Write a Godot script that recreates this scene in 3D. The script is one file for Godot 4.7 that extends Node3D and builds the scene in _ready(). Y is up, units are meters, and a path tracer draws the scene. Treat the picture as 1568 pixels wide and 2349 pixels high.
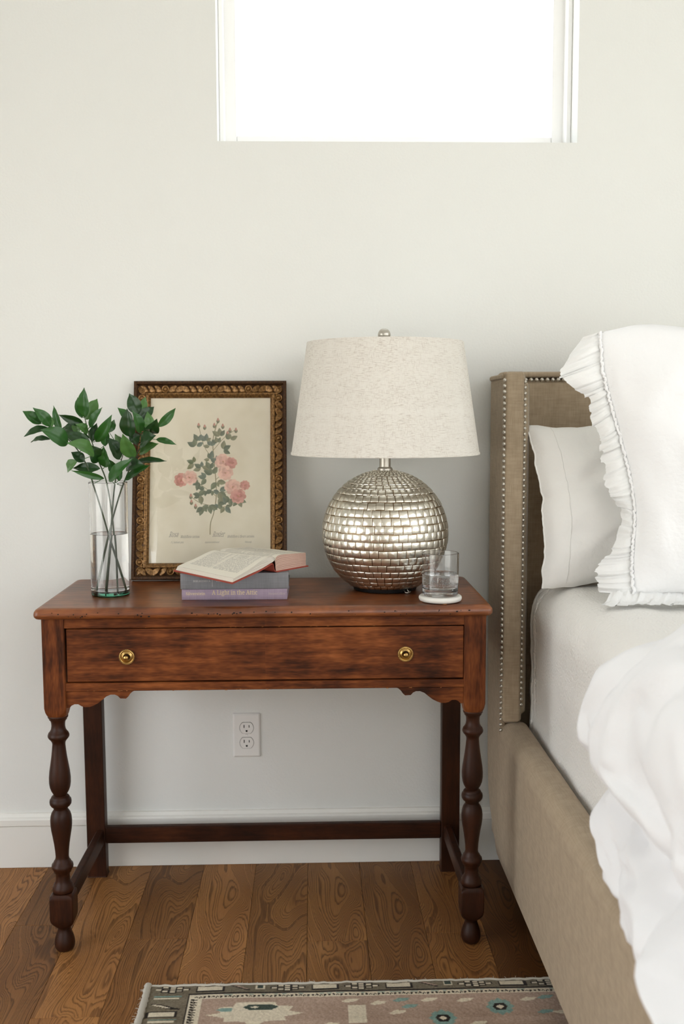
extends Node3D
# A bedside corner: walnut writing table with lamp, books, print, vase and tumbler beside an upholstered bed.

const TABLE_Y := 0.756
var rng := RandomNumberGenerator.new()
var M := {}
var taken := {}


class MB:
	var v := PackedVector3Array()
	var n := PackedVector3Array()
	var uv := PackedVector2Array()
	var ix := PackedInt32Array()

	func poly(pts: Array, normal := Vector3.ZERO, uvs: Array = []) -> void:
		# flat convex polygon, counter-clockwise from outside
		var nn: Vector3 = normal
		var turned := false
		if nn == Vector3.ZERO:
			nn = (pts[1] - pts[0]).cross(pts[2] - pts[0]).normalized()
		else:
			turned = (pts[1] - pts[0]).cross(pts[2] - pts[0]).dot(nn) < 0
		var b := v.size()
		for k in pts.size():
			v.append(pts[k]); n.append(nn)
			uv.append(uvs[k] if uvs.size() else Vector2.ZERO)
		for k in range(1, pts.size() - 1):
			ix.append_array([b, b + k + 1, b + k] if turned else [b, b + k, b + k + 1])

	func grid(rows: Array, wrap := false, flip := false, uvr := Rect2(0, 0, 1, 1)) -> void:
		var R: int = rows.size()
		var C0: int = rows[0].size()
		var C: int = C0 + (1 if wrap else 0)
		var b := v.size()
		var nn := PackedVector3Array()
		nn.resize(R * C)
		for r in R:
			var row: PackedVector3Array = rows[r]
			for c in C:
				v.append(row[c % C0])
				uv.append(uvr.position + uvr.size * Vector2(float(c) / (C - 1), float(r) / (R - 1)))
		for r in R - 1:
			for c in C - 1:
				var i0 := r * C + c
				var i1 := i0 + 1
				var i2 := i1 + C
				var i3 := i0 + C
				var f: Vector3 = (v[b + i2] - v[b + i0]).cross(v[b + i3] - v[b + i1])
				nn[i0] += f; nn[i1] += f; nn[i2] += f; nn[i3] += f
				if flip:
					ix.append_array([b + i0, b + i2, b + i1, b + i0, b + i3, b + i2])
				else:
					ix.append_array([b + i0, b + i1, b + i2, b + i0, b + i2, b + i3])
		if wrap:
			for r in R:
				var s: Vector3 = nn[r * C] + nn[r * C + C - 1]
				nn[r * C] = s; nn[r * C + C - 1] = s
		for r in [0, R - 1]:
			if v[b + r * C].distance_to(v[b + r * C + C / 2]) < 1e-6 and v[b + r * C].distance_to(v[b + r * C + C / 4]) < 1e-6:
				var s := Vector3.ZERO
				for c in C:
					s += nn[r * C + c]
				for c in C:
					nn[r * C + c] = s
		for k in nn.size():
			var q: Vector3 = nn[k].normalized()
			n.append(-q if flip else q)

	func lathe(prof: Array, segs := 32, centre := Vector3.ZERO, crease := 32.0) -> void:
		# prof: Vector2(radius, y) running upwards along the outside
		var run: Array = [prof[0]]
		for k in range(1, prof.size()):
			run.append(prof[k])
			var last := k == prof.size() - 1
			if not last:
				var a: Vector2 = (prof[k] - prof[k - 1]).normalized()
				var c: Vector2 = (prof[k + 1] - prof[k]).normalized()
				if rad_to_deg(absf(a.angle_to(c))) < crease:
					continue
			var rows := []
			for q in run:
				rows.append(ring(centre, q.x, q.y, segs))
			grid(rows, true)
			run = [prof[k]]

	static func ring(centre: Vector3, r: float, y: float, segs: int) -> PackedVector3Array:
		var o := PackedVector3Array()
		for s in segs:
			var f := TAU * s / segs
			o.append(centre + Vector3(r * cos(f), y, -r * sin(f)))
		return o

	func tube(pts: Array, radii: Array, segs := 10, caps := true, squash := 1.0) -> void:
		var rows := []
		var up := Vector3.UP
		for k in pts.size():
			var d: Vector3 = (pts[mini(k + 1, pts.size() - 1)] - pts[maxi(k - 1, 0)]).normalized()
			if absf(d.dot(up)) > 0.98:
				up = Vector3.RIGHT if absf(d.x) < 0.9 else Vector3.BACK
			var side: Vector3 = d.cross(up).normalized()
			up = side.cross(d).normalized()
			var row := PackedVector3Array()
			var r: float = radii[k % radii.size()] if radii.size() > 1 else radii[0]
			for s in segs:
				var f := TAU * s / segs
				row.append(pts[k] + side * (r * cos(f)) + up * (r * squash * sin(f)))
			rows.append(row)
		grid(rows, true)
		if caps:
			cap(rows[0], true)
			cap(rows[-1], false)

	func cap(row: PackedVector3Array, flip: bool) -> void:
		var p: Array = Array(row)
		if flip:
			p.reverse()
		poly(p)

	func box(c: Vector3, size: Vector3, bevel := 0.002, basis := Basis()) -> void:
		var h := size / 2.0
		var e: float = minf(bevel, minf(h.x, minf(h.y, h.z)) * 0.9)
		var idx := {}
		for sx in [-1, 1]:
			for sy in [-1, 1]:
				for sz in [-1, 1]:
					for ax in 3:
						var s := Vector3(sx, sy, sz)
						var p := Vector3(sx * h.x, sy * h.y, sz * h.z)
						var nn := Vector3.ZERO
						nn[ax] = s[ax]
						for k in 3:
							if k != ax:
								p[k] -= s[k] * e
						idx[Vector3i(sx, sy, sz) * 10 + Vector3i(ax, 0, 0)] = v.size()
						v.append(c + basis * p); n.append(basis * nn); uv.append(Vector2(p.x, p.z))
		var g := func(sx: int, sy: int, sz: int, ax: int) -> int:
			return idx[Vector3i(sx, sy, sz) * 10 + Vector3i(ax, 0, 0)]
		var polys := []
		for s in [-1, 1]:
			polys.append([g.call(s, -1, -1, 0), g.call(s, 1, -1, 0), g.call(s, 1, 1, 0), g.call(s, -1, 1, 0)])
			polys.append([g.call(-1, s, -1, 1), g.call(1, s, -1, 1), g.call(1, s, 1, 1), g.call(-1, s, 1, 1)])
			polys.append([g.call(-1, -1, s, 2), g.call(1, -1, s, 2), g.call(1, 1, s, 2), g.call(-1, 1, s, 2)])
			for t in [-1, 1]:
				polys.append([g.call(s, t, -1, 0), g.call(s, t, 1, 0), g.call(s, t, 1, 1), g.call(s, t, -1, 1)])
				polys.append([g.call(s, -1, t, 0), g.call(s, 1, t, 0), g.call(s, 1, t, 2), g.call(s, -1, t, 2)])
				polys.append([g.call(-1, s, t, 1), g.call(1, s, t, 1), g.call(1, s, t, 2), g.call(-1, s, t, 2)])
				for w in [-1, 1]:
					polys.append([g.call(s, t, w, 0), g.call(s, t, w, 1), g.call(s, t, w, 2)])
		for p in polys:
			var mid := Vector3.ZERO
			for k in p:
				mid += v[k]
			mid = mid / p.size() - c
			var nn: Vector3 = (v[p[1]] - v[p[0]]).cross(v[p[2]] - v[p[0]])
			if nn.dot(mid) < 0:
				p.reverse()
			for k in range(1, p.size() - 1):
				ix.append_array([p[0], p[k], p[k + 1]])

	func prism(outline: Array, xf: Transform3D, depth: float) -> void:
		# outline in the XY plane of xf, thickened along +Z
		var o := PackedVector2Array(outline)
		if Geometry2D.is_polygon_clockwise(o):
			o.reverse()
		var tri := Geometry2D.triangulate_polygon(o)
		for side in 2:
			var z := depth * side
			var b := v.size()
			for p in o:
				v.append(xf * Vector3(p.x, p.y, z)); n.append(xf.basis.z * (1.0 if side else -1.0)); uv.append(p)
			for k in range(0, tri.size(), 3):
				var t := [tri[k], tri[k + 1], tri[k + 2]]
				var ar: float = (o[t[1]] - o[t[0]]).cross(o[t[2]] - o[t[0]])
				if (ar > 0) != (side == 1):
					t.reverse()
				ix.append_array([b + t[0], b + t[1], b + t[2]])
		var m := o.size()
		for k in m:
			var p := o[k]
			var q := o[(k + 1) % m]
			var d0 := (p - o[(k + m - 1) % m]).normalized()
			var d1 := (q - p).normalized()
			var d2 := (o[(k + 2) % m] - q).normalized()
			var na := d1 if absf(d0.angle_to(d1)) > 0.6 else (d0 + d1).normalized()
			var nb := d1 if absf(d2.angle_to(d1)) > 0.6 else (d2 + d1).normalized()
			var b := v.size()
			for e in [[p, 0.0, na], [q, 0.0, nb], [q, depth, nb], [p, depth, na]]:
				v.append(xf * Vector3(e[0].x, e[0].y, e[1])); n.append(xf.basis * Vector3(e[2].y, -e[2].x, 0)); uv.append(e[0])
			ix.append_array([b, b + 1, b + 2, b, b + 2, b + 3])

	func ball(c: Vector3, r: Vector3, rings := 10, segs := 16, basis := Basis()) -> void:
		var rows := []
		for k in rings + 1:
			var a := -PI / 2 + PI * k / rings
			var row := PackedVector3Array()
			for s in segs:
				var f := TAU * s / segs
				row.append(c + basis * Vector3(r.x * cos(a) * cos(f), r.y * sin(a), -r.z * cos(a) * sin(f)))
			rows.append(row)
		grid(rows, true)

	func mesh(at := Vector3.ZERO) -> ArrayMesh:
		var a := []
		a.resize(Mesh.ARRAY_MAX)
		var vv := v.duplicate()
		if at != Vector3.ZERO:
			for k in vv.size():
				vv[k] -= at
		var ii := PackedInt32Array()
		ii.resize(ix.size())
		for k in range(0, ix.size(), 3):
			ii[k] = ix[k]; ii[k + 1] = ix[k + 2]; ii[k + 2] = ix[k + 1]
		a[Mesh.ARRAY_VERTEX] = vv
		a[Mesh.ARRAY_NORMAL] = n
		a[Mesh.ARRAY_TEX_UV] = uv
		a[Mesh.ARRAY_INDEX] = ii
		var m := ArrayMesh.new()
		m.add_surface_from_arrays(Mesh.PRIMITIVE_TRIANGLES, a)
		return m


func numbered(called: String) -> String:
	if not taken.has(called):
		taken[called] = 0
		return called
	taken[called] += 1
	return "%s_%03d" % [called, taken[called]]


func tag(o: Node3D, label: String, category: String, group := "") -> Node3D:
	o.set_meta("label", label)
	o.set_meta("category", category)
	if group:
		o.set_meta("group", group)
	return o


func thing(called: String, at: Vector3, label: String, category: String, group := "") -> Node3D:
	var o := Node3D.new()
	o.name = numbered(called)
	add_child(o)
	o.position = at
	tag(o, label, category, group)
	return o


# commits a builder in scene coordinates as a child of parent (parents are only moved, never turned, unless local is true)
func put(called: String, mb: MB, m: Material, parent: Node3D = null, local := false) -> MeshInstance3D:
	var o := MeshInstance3D.new()
	o.name = called if parent else numbered(called)
	var at := Vector3.ZERO
	if parent and not local:
		var p: Node3D = parent
		while p and p != self:
			at += p.position
			p = p.get_parent() as Node3D
	o.mesh = mb.mesh(at)
	o.material_override = m
	o.cast_shadow = GeometryInstance3D.SHADOW_CASTING_SETTING_ON
	(parent if parent else self).add_child(o, true)
	return o


# a further node that shows a mesh already built
func again(called: String, mesh: Mesh, m: Material, parent: Node3D, xf: Transform3D) -> MeshInstance3D:
	var o := MeshInstance3D.new()
	o.name = called
	o.mesh = mesh
	o.material_override = m
	o.transform = xf
	parent.add_child(o, true)
	return o


func struct(o: Node3D, label := "", category := "") -> Node3D:
	o.set_meta("kind", "structure")
	if label:
		o.set_meta("label", label)
		o.set_meta("category", category)
	return o


func mat(c: Color, rough := 0.6, metal := 0.0, spec := 0.5) -> StandardMaterial3D:
	var m := StandardMaterial3D.new()
	m.albedo_color = c
	m.roughness = rough
	m.metallic = metal
	m.metallic_specular = spec
	return m


func tri(m: StandardMaterial3D, per_metre: float, world := false) -> StandardMaterial3D:
	m.uv1_triplanar = true
	m.uv1_world_triplanar = world
	m.uv1_scale = Vector3.ONE * per_metre
	return m


func spline(pts: Array, per := 6) -> Array:
	var o := []
	for k in pts.size() - 1:
		var a = pts[maxi(k - 1, 0)]
		var b = pts[k]
		var c = pts[k + 1]
		var d = pts[mini(k + 2, pts.size() - 1)]
		for s in per:
			o.append(b.cubic_interpolate(c, a, d, float(s) / per))
	o.append(pts[-1])
	return o


func along(pts: Array, t: float):
	var f := clampf(t, 0, 1) * (pts.size() - 1)
	var k := mini(int(f), pts.size() - 2)
	return pts[k].cubic_interpolate(pts[k + 1], pts[maxi(k - 1, 0)], pts[mini(k + 2, pts.size() - 1)], f - k)


func vec(list: Array) -> Array:
	return list.map(func(p): return Vector3(p[0], p[1], p[2]))


# ---------------------------------------------------------------- textures
func noise(sd: int, freq: float, octaves := 4) -> FastNoiseLite:
	var f := FastNoiseLite.new()
	f.noise_type = FastNoiseLite.TYPE_SIMPLEX_SMOOTH
	f.seed = sd
	f.frequency = freq
	f.fractal_octaves = octaves
	return f


# seamless grey bytes, w x h, drawn at w/sx x h/sy and stretched
func layer(sd: int, w: int, h: int, sx: int, sy: int, freq: float, octaves := 4) -> PackedByteArray:
	var im := noise(sd, freq, octaves).get_seamless_image(w / sx, h / sy)
	im.convert(Image.FORMAT_L8)
	if sx > 1 or sy > 1:
		im.resize(w, h, Image.INTERPOLATE_CUBIC)
	return im.get_data()


func ramp(cols: Array, t: float) -> Color:
	var f := clampf(t, 0, 1) * (cols.size() - 1)
	var k := mini(int(f), cols.size() - 2)
	return (cols[k] as Color).lerp(cols[k + 1], f - k)


# layers mixed by weight, stretched about the middle by gain and coloured through a ramp
func mix_image(w: int, h: int, layers: Array, weights: Array, gain: float, cols: Array) -> Image:
	var lut := []
	for k in 256:
		lut.append(ramp(cols, k / 255.0))
	var lr := PackedByteArray(); var lg := PackedByteArray(); var lb := PackedByteArray()
	for c in lut:
		lr.append(int(c.r * 255)); lg.append(int(c.g * 255)); lb.append(int(c.b * 255))
	var out := PackedByteArray()
	out.resize(w * h * 3)
	for k in w * h:
		var s := 0.0
		for q in layers.size():
			s += (layers[q][k] - 127.5) * weights[q]
		var t := clampi(int(127.5 + s * gain), 0, 255)
		out[k * 3] = lr[t]; out[k * 3 + 1] = lg[t]; out[k * 3 + 2] = lb[t]
	return Image.create_from_data(w, h, false, Image.FORMAT_RGB8, out)


func tex(im: Image) -> ImageTexture:
	return ImageTexture.create_from_image(im)


func wood(sd: int, cols: Array, upright: bool, gain := 1.08) -> ImageTexture:
	# long figure, mid streaks, cloudy stain, and the fine dark pores and ticks of an old board
	var w := 1536
	var h := 768
	var parts := [layer(sd, w, h, 24, 1, 0.05, 4), layer(sd + 1, w, h, 8, 4, 0.03, 4), layer(sd + 2, w, h, 4, 4, 0.010, 4), layer(sd + 3, w, h, 32, 1, 0.16, 2), layer(sd + 4, w, h, 12, 1, 0.33, 2), layer(sd + 5, w, h, 8, 1, 0.10, 3)]
	var im := mix_image(w, h, parts, [0.38, 0.42, 0.36, 0.24, 0.24, 0.22], gain, cols)
	if upright:
		im.rotate_90(CLOCKWISE)
	return tex(im)


func weave(sd: int, size: int, pitch: int, cols: Array, slub: float) -> ImageTexture:
	# plain weave: threads over and under, each of a slightly different tone
	var r := RandomNumberGenerator.new()
	r.seed = sd
	var a := layer(sd, size, size, 32, 1, 0.12, 3)
	var b := layer(sd + 1, size, size, 1, 32, 0.12, 3)
	var c := layer(sd + 2, size, size, 2, 2, 0.02, 4)
	var out := PackedByteArray()
	out.resize(size * size * 3)
	var lut := []
	for k in 256:
		lut.append(ramp(cols, k / 255.0))
	for y in size:
		var py := y / pitch
		for x in size:
			var px := x / pitch
			var k := y * size + x
			var over := (px + py) % 2 == 0
			var fx := absf(float(x % pitch) / pitch - 0.42) if over else absf(float(y % pitch) / pitch - 0.42)
			var t := 150.0 - fx * 120.0 + ((a[k] if over else b[k]) - 127.5) * slub + (c[k] - 127.5) * 0.16
			var q: Color = lut[clampi(int(t), 0, 255)]
			out[k * 3] = int(q.r * 255); out[k * 3 + 1] = int(q.g * 255); out[k * 3 + 2] = int(q.b * 255)
	return tex(Image.create_from_data(size, size, false, Image.FORMAT_RGB8, out))


func oak() -> ImageTexture:
	# five flat-sawn boards side by side: growth rings cut by the board's face
	var w := 1020
	var h := 2048
	var lanes := 5
	var lw := w / lanes
	var n1 := noise(11, 0.0035, 2)
	var n2 := noise(12, 0.012, 2)
	var n3 := noise(15, 0.05, 2)
	var pores := layer(13, 1024, h, 1, 32, 0.25, 2)
	var fleck := layer(16, 1024, h, 1, 8, 0.4, 2)
	var blot := layer(14, 1024, h, 4, 16, 0.02, 3)
	var light := Color(0.74, 0.55, 0.355)
	var mid := Color(0.60, 0.42, 0.26)
	var dark := Color(0.27, 0.165, 0.09)
	var out := PackedByteArray()
	out.resize(w * h * 3)
	var r := RandomNumberGenerator.new()
	r.seed = 5
	for l in lanes:
		var xc := r.randf_range(-0.2, 1.2) * lw
		var d0 := r.randf_range(-60, 60)
		var slope := r.randf_range(-0.16, 0.16)
		var fr := r.randf_range(0.11, 0.165)
		var force := r.randf_range(0.5, 0.85)
		for y in h:
			for xx in lw:
				var x := l * lw + xx
				var wob := n1.get_noise_2d(x * 1.0 + l * 900, y * 0.34) * 150.0
				var wx := n2.get_noise_2d(x * 1.3 + l * 500, y * 0.16) * 9.0
				var dx := (xx - xc + wx) * 0.85
				var dy := d0 + slope * (y - h / 2.0) + wob
				var rr := sqrt(dx * dx + dy * dy)
				# rings bunch up in lean years
				rr = rr * fr + n3.get_noise_2d(rr * 0.55, l * 40.0) * 1.6 + n3.get_noise_2d(x * 1.5, y * 0.05) * 0.22
				var f := rr - floorf(rr)
				var k := y * 1024 + x
				var line := smoothstep(0.40, 0.90, f) * (1.0 - smoothstep(0.90, 1.0, f))
				line = clampf(line * (0.25 + pores[k] / 255.0 * 1.15), 0, 1) * force
				line = clampf(line + maxf(0.0, fleck[k] - 168.0) / 255.0 * 0.7, 0, 1)
				var c := mid.lerp(light, clampf(blot[k] / 255.0 * 0.75 + (pores[k] - 127.5) / 510.0, 0, 1)).lerp(dark, line * 0.78)
				var o := (y * w + x) * 3
				out[o] = int(c.r * 255); out[o + 1] = int(c.g * 255); out[o + 2] = int(c.b * 255)
	return tex(Image.create_from_data(w, h, false, Image.FORMAT_RGB8, out))


func fill_shape(im: Image, pts: Array, c: Color, jitter := 0.0) -> void:
	var lo: Vector2 = pts[0]
	var hi: Vector2 = pts[0]
	for p in pts:
		lo = lo.min(p); hi = hi.max(p)
	var pp := PackedVector2Array(pts)
	for y in range(maxi(int(lo.y), 0), mini(int(hi.y) + 2, im.get_height())):
		for x in range(maxi(int(lo.x), 0), mini(int(hi.x) + 2, im.get_width())):
			if Geometry2D.is_point_in_polygon(Vector2(x + 0.5, y + 0.5), pp):
				var d := rng.randf_range(-jitter, jitter)
				im.set_pixel(x, y, Color(c.r + d, c.g + d, c.b + d))


# ---------------------------------------------------------------- scene
func _ready() -> void:
	rng.seed = 7
	var cam := Camera3D.new()
	cam.name = "camera"
	cam.fov = 53.774
	cam.near = 0.05
	cam.far = 60.0
	cam.position = Vector3(0, 1.15124, 2.52381)
	cam.basis = Basis(Vector3.UP, -0.030063) * Basis(Vector3.RIGHT, -0.095597) * Basis(Vector3.BACK, -0.003277)
	var lens := CameraAttributesPhysical.new()
	lens.frustum_focal_length = 35.0
	lens.frustum_focus_distance = 2.2
	lens.exposure_aperture = 3.5
	cam.attributes = lens
	add_child(cam)
	cam.fov = 53.774
	cam.current = true

	var sky := ProceduralSkyMaterial.new()
	sky.sky_top_color = Color(0.90, 0.94, 1.0)
	sky.sky_horizon_color = Color(1.0, 0.99, 0.96)
	sky.sky_curve = 0.25
	sky.sky_energy_multiplier = 1.0
	sky.ground_bottom_color = Color(0.90, 0.90, 0.875)
	sky.ground_horizon_color = Color(0.93, 0.93, 0.91)
	sky.ground_energy_multiplier = 1.0
	sky.sun_angle_max = 0.0
	var env := Environment.new()
	env.background_mode = Environment.BG_SKY
	env.sky = Sky.new()
	env.sky.sky_material = sky
	env.tonemap_mode = Environment.TONE_MAPPER_LINEAR
	env.tonemap_exposure = 4.55
	env.sdfgi_enabled = true
	env.ssao_enabled = true
	env.ssil_enabled = true
	var we := WorldEnvironment.new()
	we.name = "surroundings"
	we.environment = env
	add_child(we)

	materials()
	room()
	floor_boards()
	bed()
	bedding()
	table()
	lamp()
	picture()
	vase()
	books()
	tumbler()
	outlet()
	rug()


func materials() -> void:
	var red := [Color(0.155, 0.077, 0.036), Color(0.36, 0.188, 0.09), Color(0.52, 0.295, 0.15), Color(0.66, 0.41, 0.225)]
	var wt := wood(21, red, false)
	var wu := wood(31, red, true)
	var deep := [Color(0.10, 0.05, 0.028), Color(0.185, 0.097, 0.054), Color(0.265, 0.143, 0.08), Color(0.345, 0.198, 0.11)]
	var wd := wood(41, deep, true, 0.9)
	M.top = tri(mat(Color(1.0, 1.0, 1.0), 0.34, 0.0, 0.55), 1.05)
	M.top.albedo_texture = wt
	M.wood = tri(mat(Color(0.95, 0.93, 0.9), 0.5, 0.0, 0.3), 1.05)
	M.wood.albedo_texture = wt
	M.wood_up = tri(mat(Color(0.95, 0.93, 0.9), 0.5, 0.0, 0.3), 1.05)
	M.wood_up.albedo_texture = wu
	M.wood_leg = tri(mat(Color(0.92, 0.9, 0.88), 0.42, 0.0, 0.35), 1.05)
	M.wood_leg.albedo_texture = wd
	M.wood_rail = tri(mat(Color(0.92, 0.9, 0.88), 0.48, 0.0, 0.3), 1.05)
	M.wood_rail.albedo_texture = wood(41, deep, false, 0.9)
	M.hole = mat(Color(0.03, 0.018, 0.012), 0.9)
	M.worn = mat(Color(0.62, 0.40, 0.22), 0.7)
	M.brass = mat(Color(0.74, 0.61, 0.38), 0.28, 1.0)
	M.brass_dark = mat(Color(0.16, 0.11, 0.055), 0.4, 0.8)
	M.wall = tri(mat(Color(0.905, 0.908, 0.892), 0.85), 3.0, true)
	M.wall.heightmap_enabled = true
	M.wall.heightmap_scale = 0.03
	M.wall.heightmap_texture = grey(51, 512, 0.08, 3)
	M.trim = mat(Color(0.93, 0.925, 0.90), 0.45)
	M.sash = mat(Color(0.975, 0.975, 0.97), 0.4)
	M.ceiling = mat(Color(0.93, 0.93, 0.92), 0.9)
	M.plaster = mat(Color(0.94, 0.935, 0.92), 0.8)
	M.pane = mat(Color(1, 1, 1, 0.03), 0.0)
	M.pane.transparency = BaseMaterial3D.TRANSPARENCY_ALPHA
	var oak_map := oak()
	M.oak = []
	for t in [Color(0.90, 0.87, 0.80), Color(0.80, 0.76, 0.69), Color(1.0, 0.97, 0.90), Color(0.60, 0.545, 0.475), Color(0.86, 0.82, 0.75)]:
		var m := mat(t, 0.46, 0.0, 0.35)
		m.albedo_texture = oak_map
		m.heightmap_enabled = true
		m.heightmap_scale = 0.02
		m.heightmap_texture = oak_map
		M.oak.append(m)
	M.subfloor = mat(Color(0.10, 0.06, 0.035), 0.9)
	var linen := weave(61, 512, 4, [Color(0.50, 0.435, 0.355), Color(0.69, 0.62, 0.525), Color(0.79, 0.725, 0.63)], 0.45)
	M.linen = tri(mat(Color(1, 1, 1), 0.9, 0.0, 0.25), 6.5)
	M.linen.albedo_texture = linen
	M.linen.heightmap_enabled = true
	M.linen.heightmap_scale = 0.03
	M.linen.heightmap_texture = linen
	M.linen.rim_enabled = true
	M.linen.rim = 0.3
	M.linen.rim_tint = 0.6
	M.nail = mat(Color(0.82, 0.80, 0.76), 0.3, 0.85)
	M.dark_cloth = mat(Color(0.03, 0.03, 0.03), 0.95)
	M.sheet = cloth(Color(0.93, 0.93, 0.925), 71, 9.0, 0.10)
	M.pillow = cloth(Color(0.94, 0.935, 0.92), 72, 5.0, 0.09)
	M.gauze = cloth(Color(0.95, 0.95, 0.945), 73, 8.0, 0.10)
	M.gauze.backlight_enabled = true
	M.gauze.backlight = Color(0.45, 0.45, 0.44)
	M.sham = cloth(Color(0.95, 0.95, 0.95), 74, 7.0, 0.10)
	M.coverlet = cloth(Color(0.95, 0.943, 0.925), 75, 12.0, 0.20)
	M.duvet = cloth(Color(0.95, 0.95, 0.955), 76, 4.0, 0.06)
	M.silver = mat(Color(0.90, 0.88, 0.83), 0.3, 1.0)
	M.silver.heightmap_enabled = true
	M.silver.heightmap_scale = 0.03
	M.silver.heightmap_texture = grey(81, 512, 0.03, 4)
	tri(M.silver, 8.0)
	M.antique = mat(Color(0.50, 0.42, 0.32), 0.42, 0.9)
	M.nickel = tri(mat(Color(0.76, 0.74, 0.70), 0.36, 1.0), 10.0)
	M.black = mat(Color(0.02, 0.02, 0.022), 0.45)
	M.shade = tri(mat(Color(1, 1, 1), 0.95, 0.0, 0.2), 3.6)
	M.shade.albedo_texture = shade_linen()
	M.shade.backlight_enabled = true
	M.shade.backlight = Color(0.5, 0.48, 0.44)
	var gilt_map := tex(mix_image(512, 512, [layer(91, 512, 512, 1, 1, 0.03, 4), layer(92, 512, 512, 2, 2, 0.15, 2)], [0.9, 0.25], 1.1, [Color(0.25, 0.165, 0.085), Color(0.50, 0.365, 0.21), Color(0.68, 0.53, 0.33)]))
	M.gilt = tri(mat(Color(1, 1, 1), 0.36, 0.6), 9.0)
	M.gilt.albedo_texture = gilt_map
	M.gilt_dark = tri(mat(Color(0.56, 0.50, 0.44), 0.45, 0.45), 9.0)
	M.gilt_dark.albedo_texture = gilt_map
	M.glass = mat(Color(1, 1, 1, 0), 0.0)
	M.glass.refraction_enabled = true
	M.glass.refraction_scale = 0.05
	M.glass_green = mat(Color(0.42, 0.80, 0.66, 0), 0.0)
	M.glass_green.refraction_enabled = true
	M.glass_green.refraction_scale = 0.05
	M.water = mat(Color(1, 1, 1, 0), 0.0)
	M.water.refraction_enabled = true
	M.water.refraction_scale = 0.033
	M.picture_glass = mat(Color(1, 1, 1, 0.02), 0.0)
	M.picture_glass.transparency = BaseMaterial3D.TRANSPARENCY_ALPHA
	M.leaf = []
	for c in [Color(0.095, 0.235, 0.07), Color(0.15, 0.345, 0.10), Color(0.29, 0.45, 0.21)]:
		var m := mat(c, 0.36)
		m.backlight_enabled = true
		m.backlight = Color(0.10, 0.16, 0.04)
		M.leaf.append(m)
	M.stem = mat(Color(0.20, 0.27, 0.13), 0.5)
	M.marble = mat(Color(0.90, 0.89, 0.86), 0.35)
	M.plastic = mat(Color(0.93, 0.925, 0.91), 0.3)
	M.slot = mat(Color(0.06, 0.055, 0.05), 0.7)
	M.steel = mat(Color(0.75, 0.74, 0.72), 0.35, 1.0)
	M.bubble = mat(Color(0.95, 0.97, 0.96), 0.25)
	M.wool = tri(mat(Color(0.88, 0.855, 0.80), 1.0, 0.0, 0.1), 30.0)
	M.wool.heightmap_enabled = true
	M.wool.heightmap_scale = 0.15
	M.wool.heightmap_texture = grey(505, 256, 0.2, 2)


func grey(sd: int, size: int, freq: float, octaves: int) -> ImageTexture:
	var im := noise(sd, freq, octaves).get_seamless_image(size, size)
	im.convert(Image.FORMAT_L8)
	return tex(im)


func cloth(c: Color, sd: int, per_metre: float, relief: float) -> StandardMaterial3D:
	var m := tri(mat(c, 0.92, 0.0, 0.25), per_metre)
	m.heightmap_enabled = true
	m.heightmap_scale = relief
	m.heightmap_texture = grey(sd, 512, 0.02, 5)
	return m


func shade_linen() -> ImageTexture:
	# pale linen with darker slubs lying along and across
	var s := 1024
	var a := layer(101, s, s, 16, 1, 0.22, 2)
	var b := layer(102, s, s, 1, 16, 0.22, 2)
	var c := layer(103, s, s, 1, 1, 0.2, 2)
	var d := layer(104, s, s, 4, 4, 0.02, 3)
	var pale := Color(0.915, 0.90, 0.865)
	var brown := Color(0.55, 0.47, 0.40)
	var out := PackedByteArray()
	out.resize(s * s * 3)
	for k in s * s:
		var t := maxf(0, a[k] - 165.0) / 62.0 + maxf(0, b[k] - 178.0) / 80.0 + (c[k] - 127.5) / 900.0
		t = clampf(t * (0.4 + d[k] / 200.0), 0, 1) * 0.62
		var q := pale.lerp(brown, t)
		out[k * 3] = int(q.r * 255); out[k * 3 + 1] = int(q.g * 255); out[k * 3 + 2] = int(q.b * 255)
	return tex(Image.create_from_data(s, s, false, Image.FORMAT_RGB8, out))


# ---------------------------------------------------------------- the room
const ROOM := AABB(Vector3(-2.0, 0, 0), Vector3(4.7, 2.75, 4.7))
const T := 0.16


# a wall of boxes round rectangular openings; axis 0: across x (faces z), axis 2: across z (faces x)
func pierced(called: String, across: int, at: float, out: float, lo: float, hi: float, holes: Array, label: String) -> Node3D:
	var us := [lo, hi]
	var ys := [0.0, ROOM.size.y]
	for h in holes:
		us.append_array([h[0], h[1]])
		ys.append_array([h[2], h[3]])
	us.sort()
	ys.sort()
	var mb := MB.new()
	for i in us.size() - 1:
		for j in ys.size() - 1:
			var cu: float = (us[i] + us[i + 1]) / 2
			var cy: float = (ys[j] + ys[j + 1]) / 2
			if us[i + 1] - us[i] < 1e-4 or ys[j + 1] - ys[j] < 1e-4 or holes.any(func(h): return cu > h[0] and cu < h[1] and cy > h[2] and cy < h[3]):
				continue
			var c := Vector3(cu, cy, at + out / 2) if across == 0 else Vector3(at + out / 2, cy, cu)
			var s := Vector3(us[i + 1] - us[i], ys[j + 1] - ys[j], absf(out)) if across == 0 else Vector3(absf(out), ys[j + 1] - ys[j], us[i + 1] - us[i])
			mb.box(c, s, 0.0)
	return struct(put(called, mb, M.wall), label, "wall")


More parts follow.
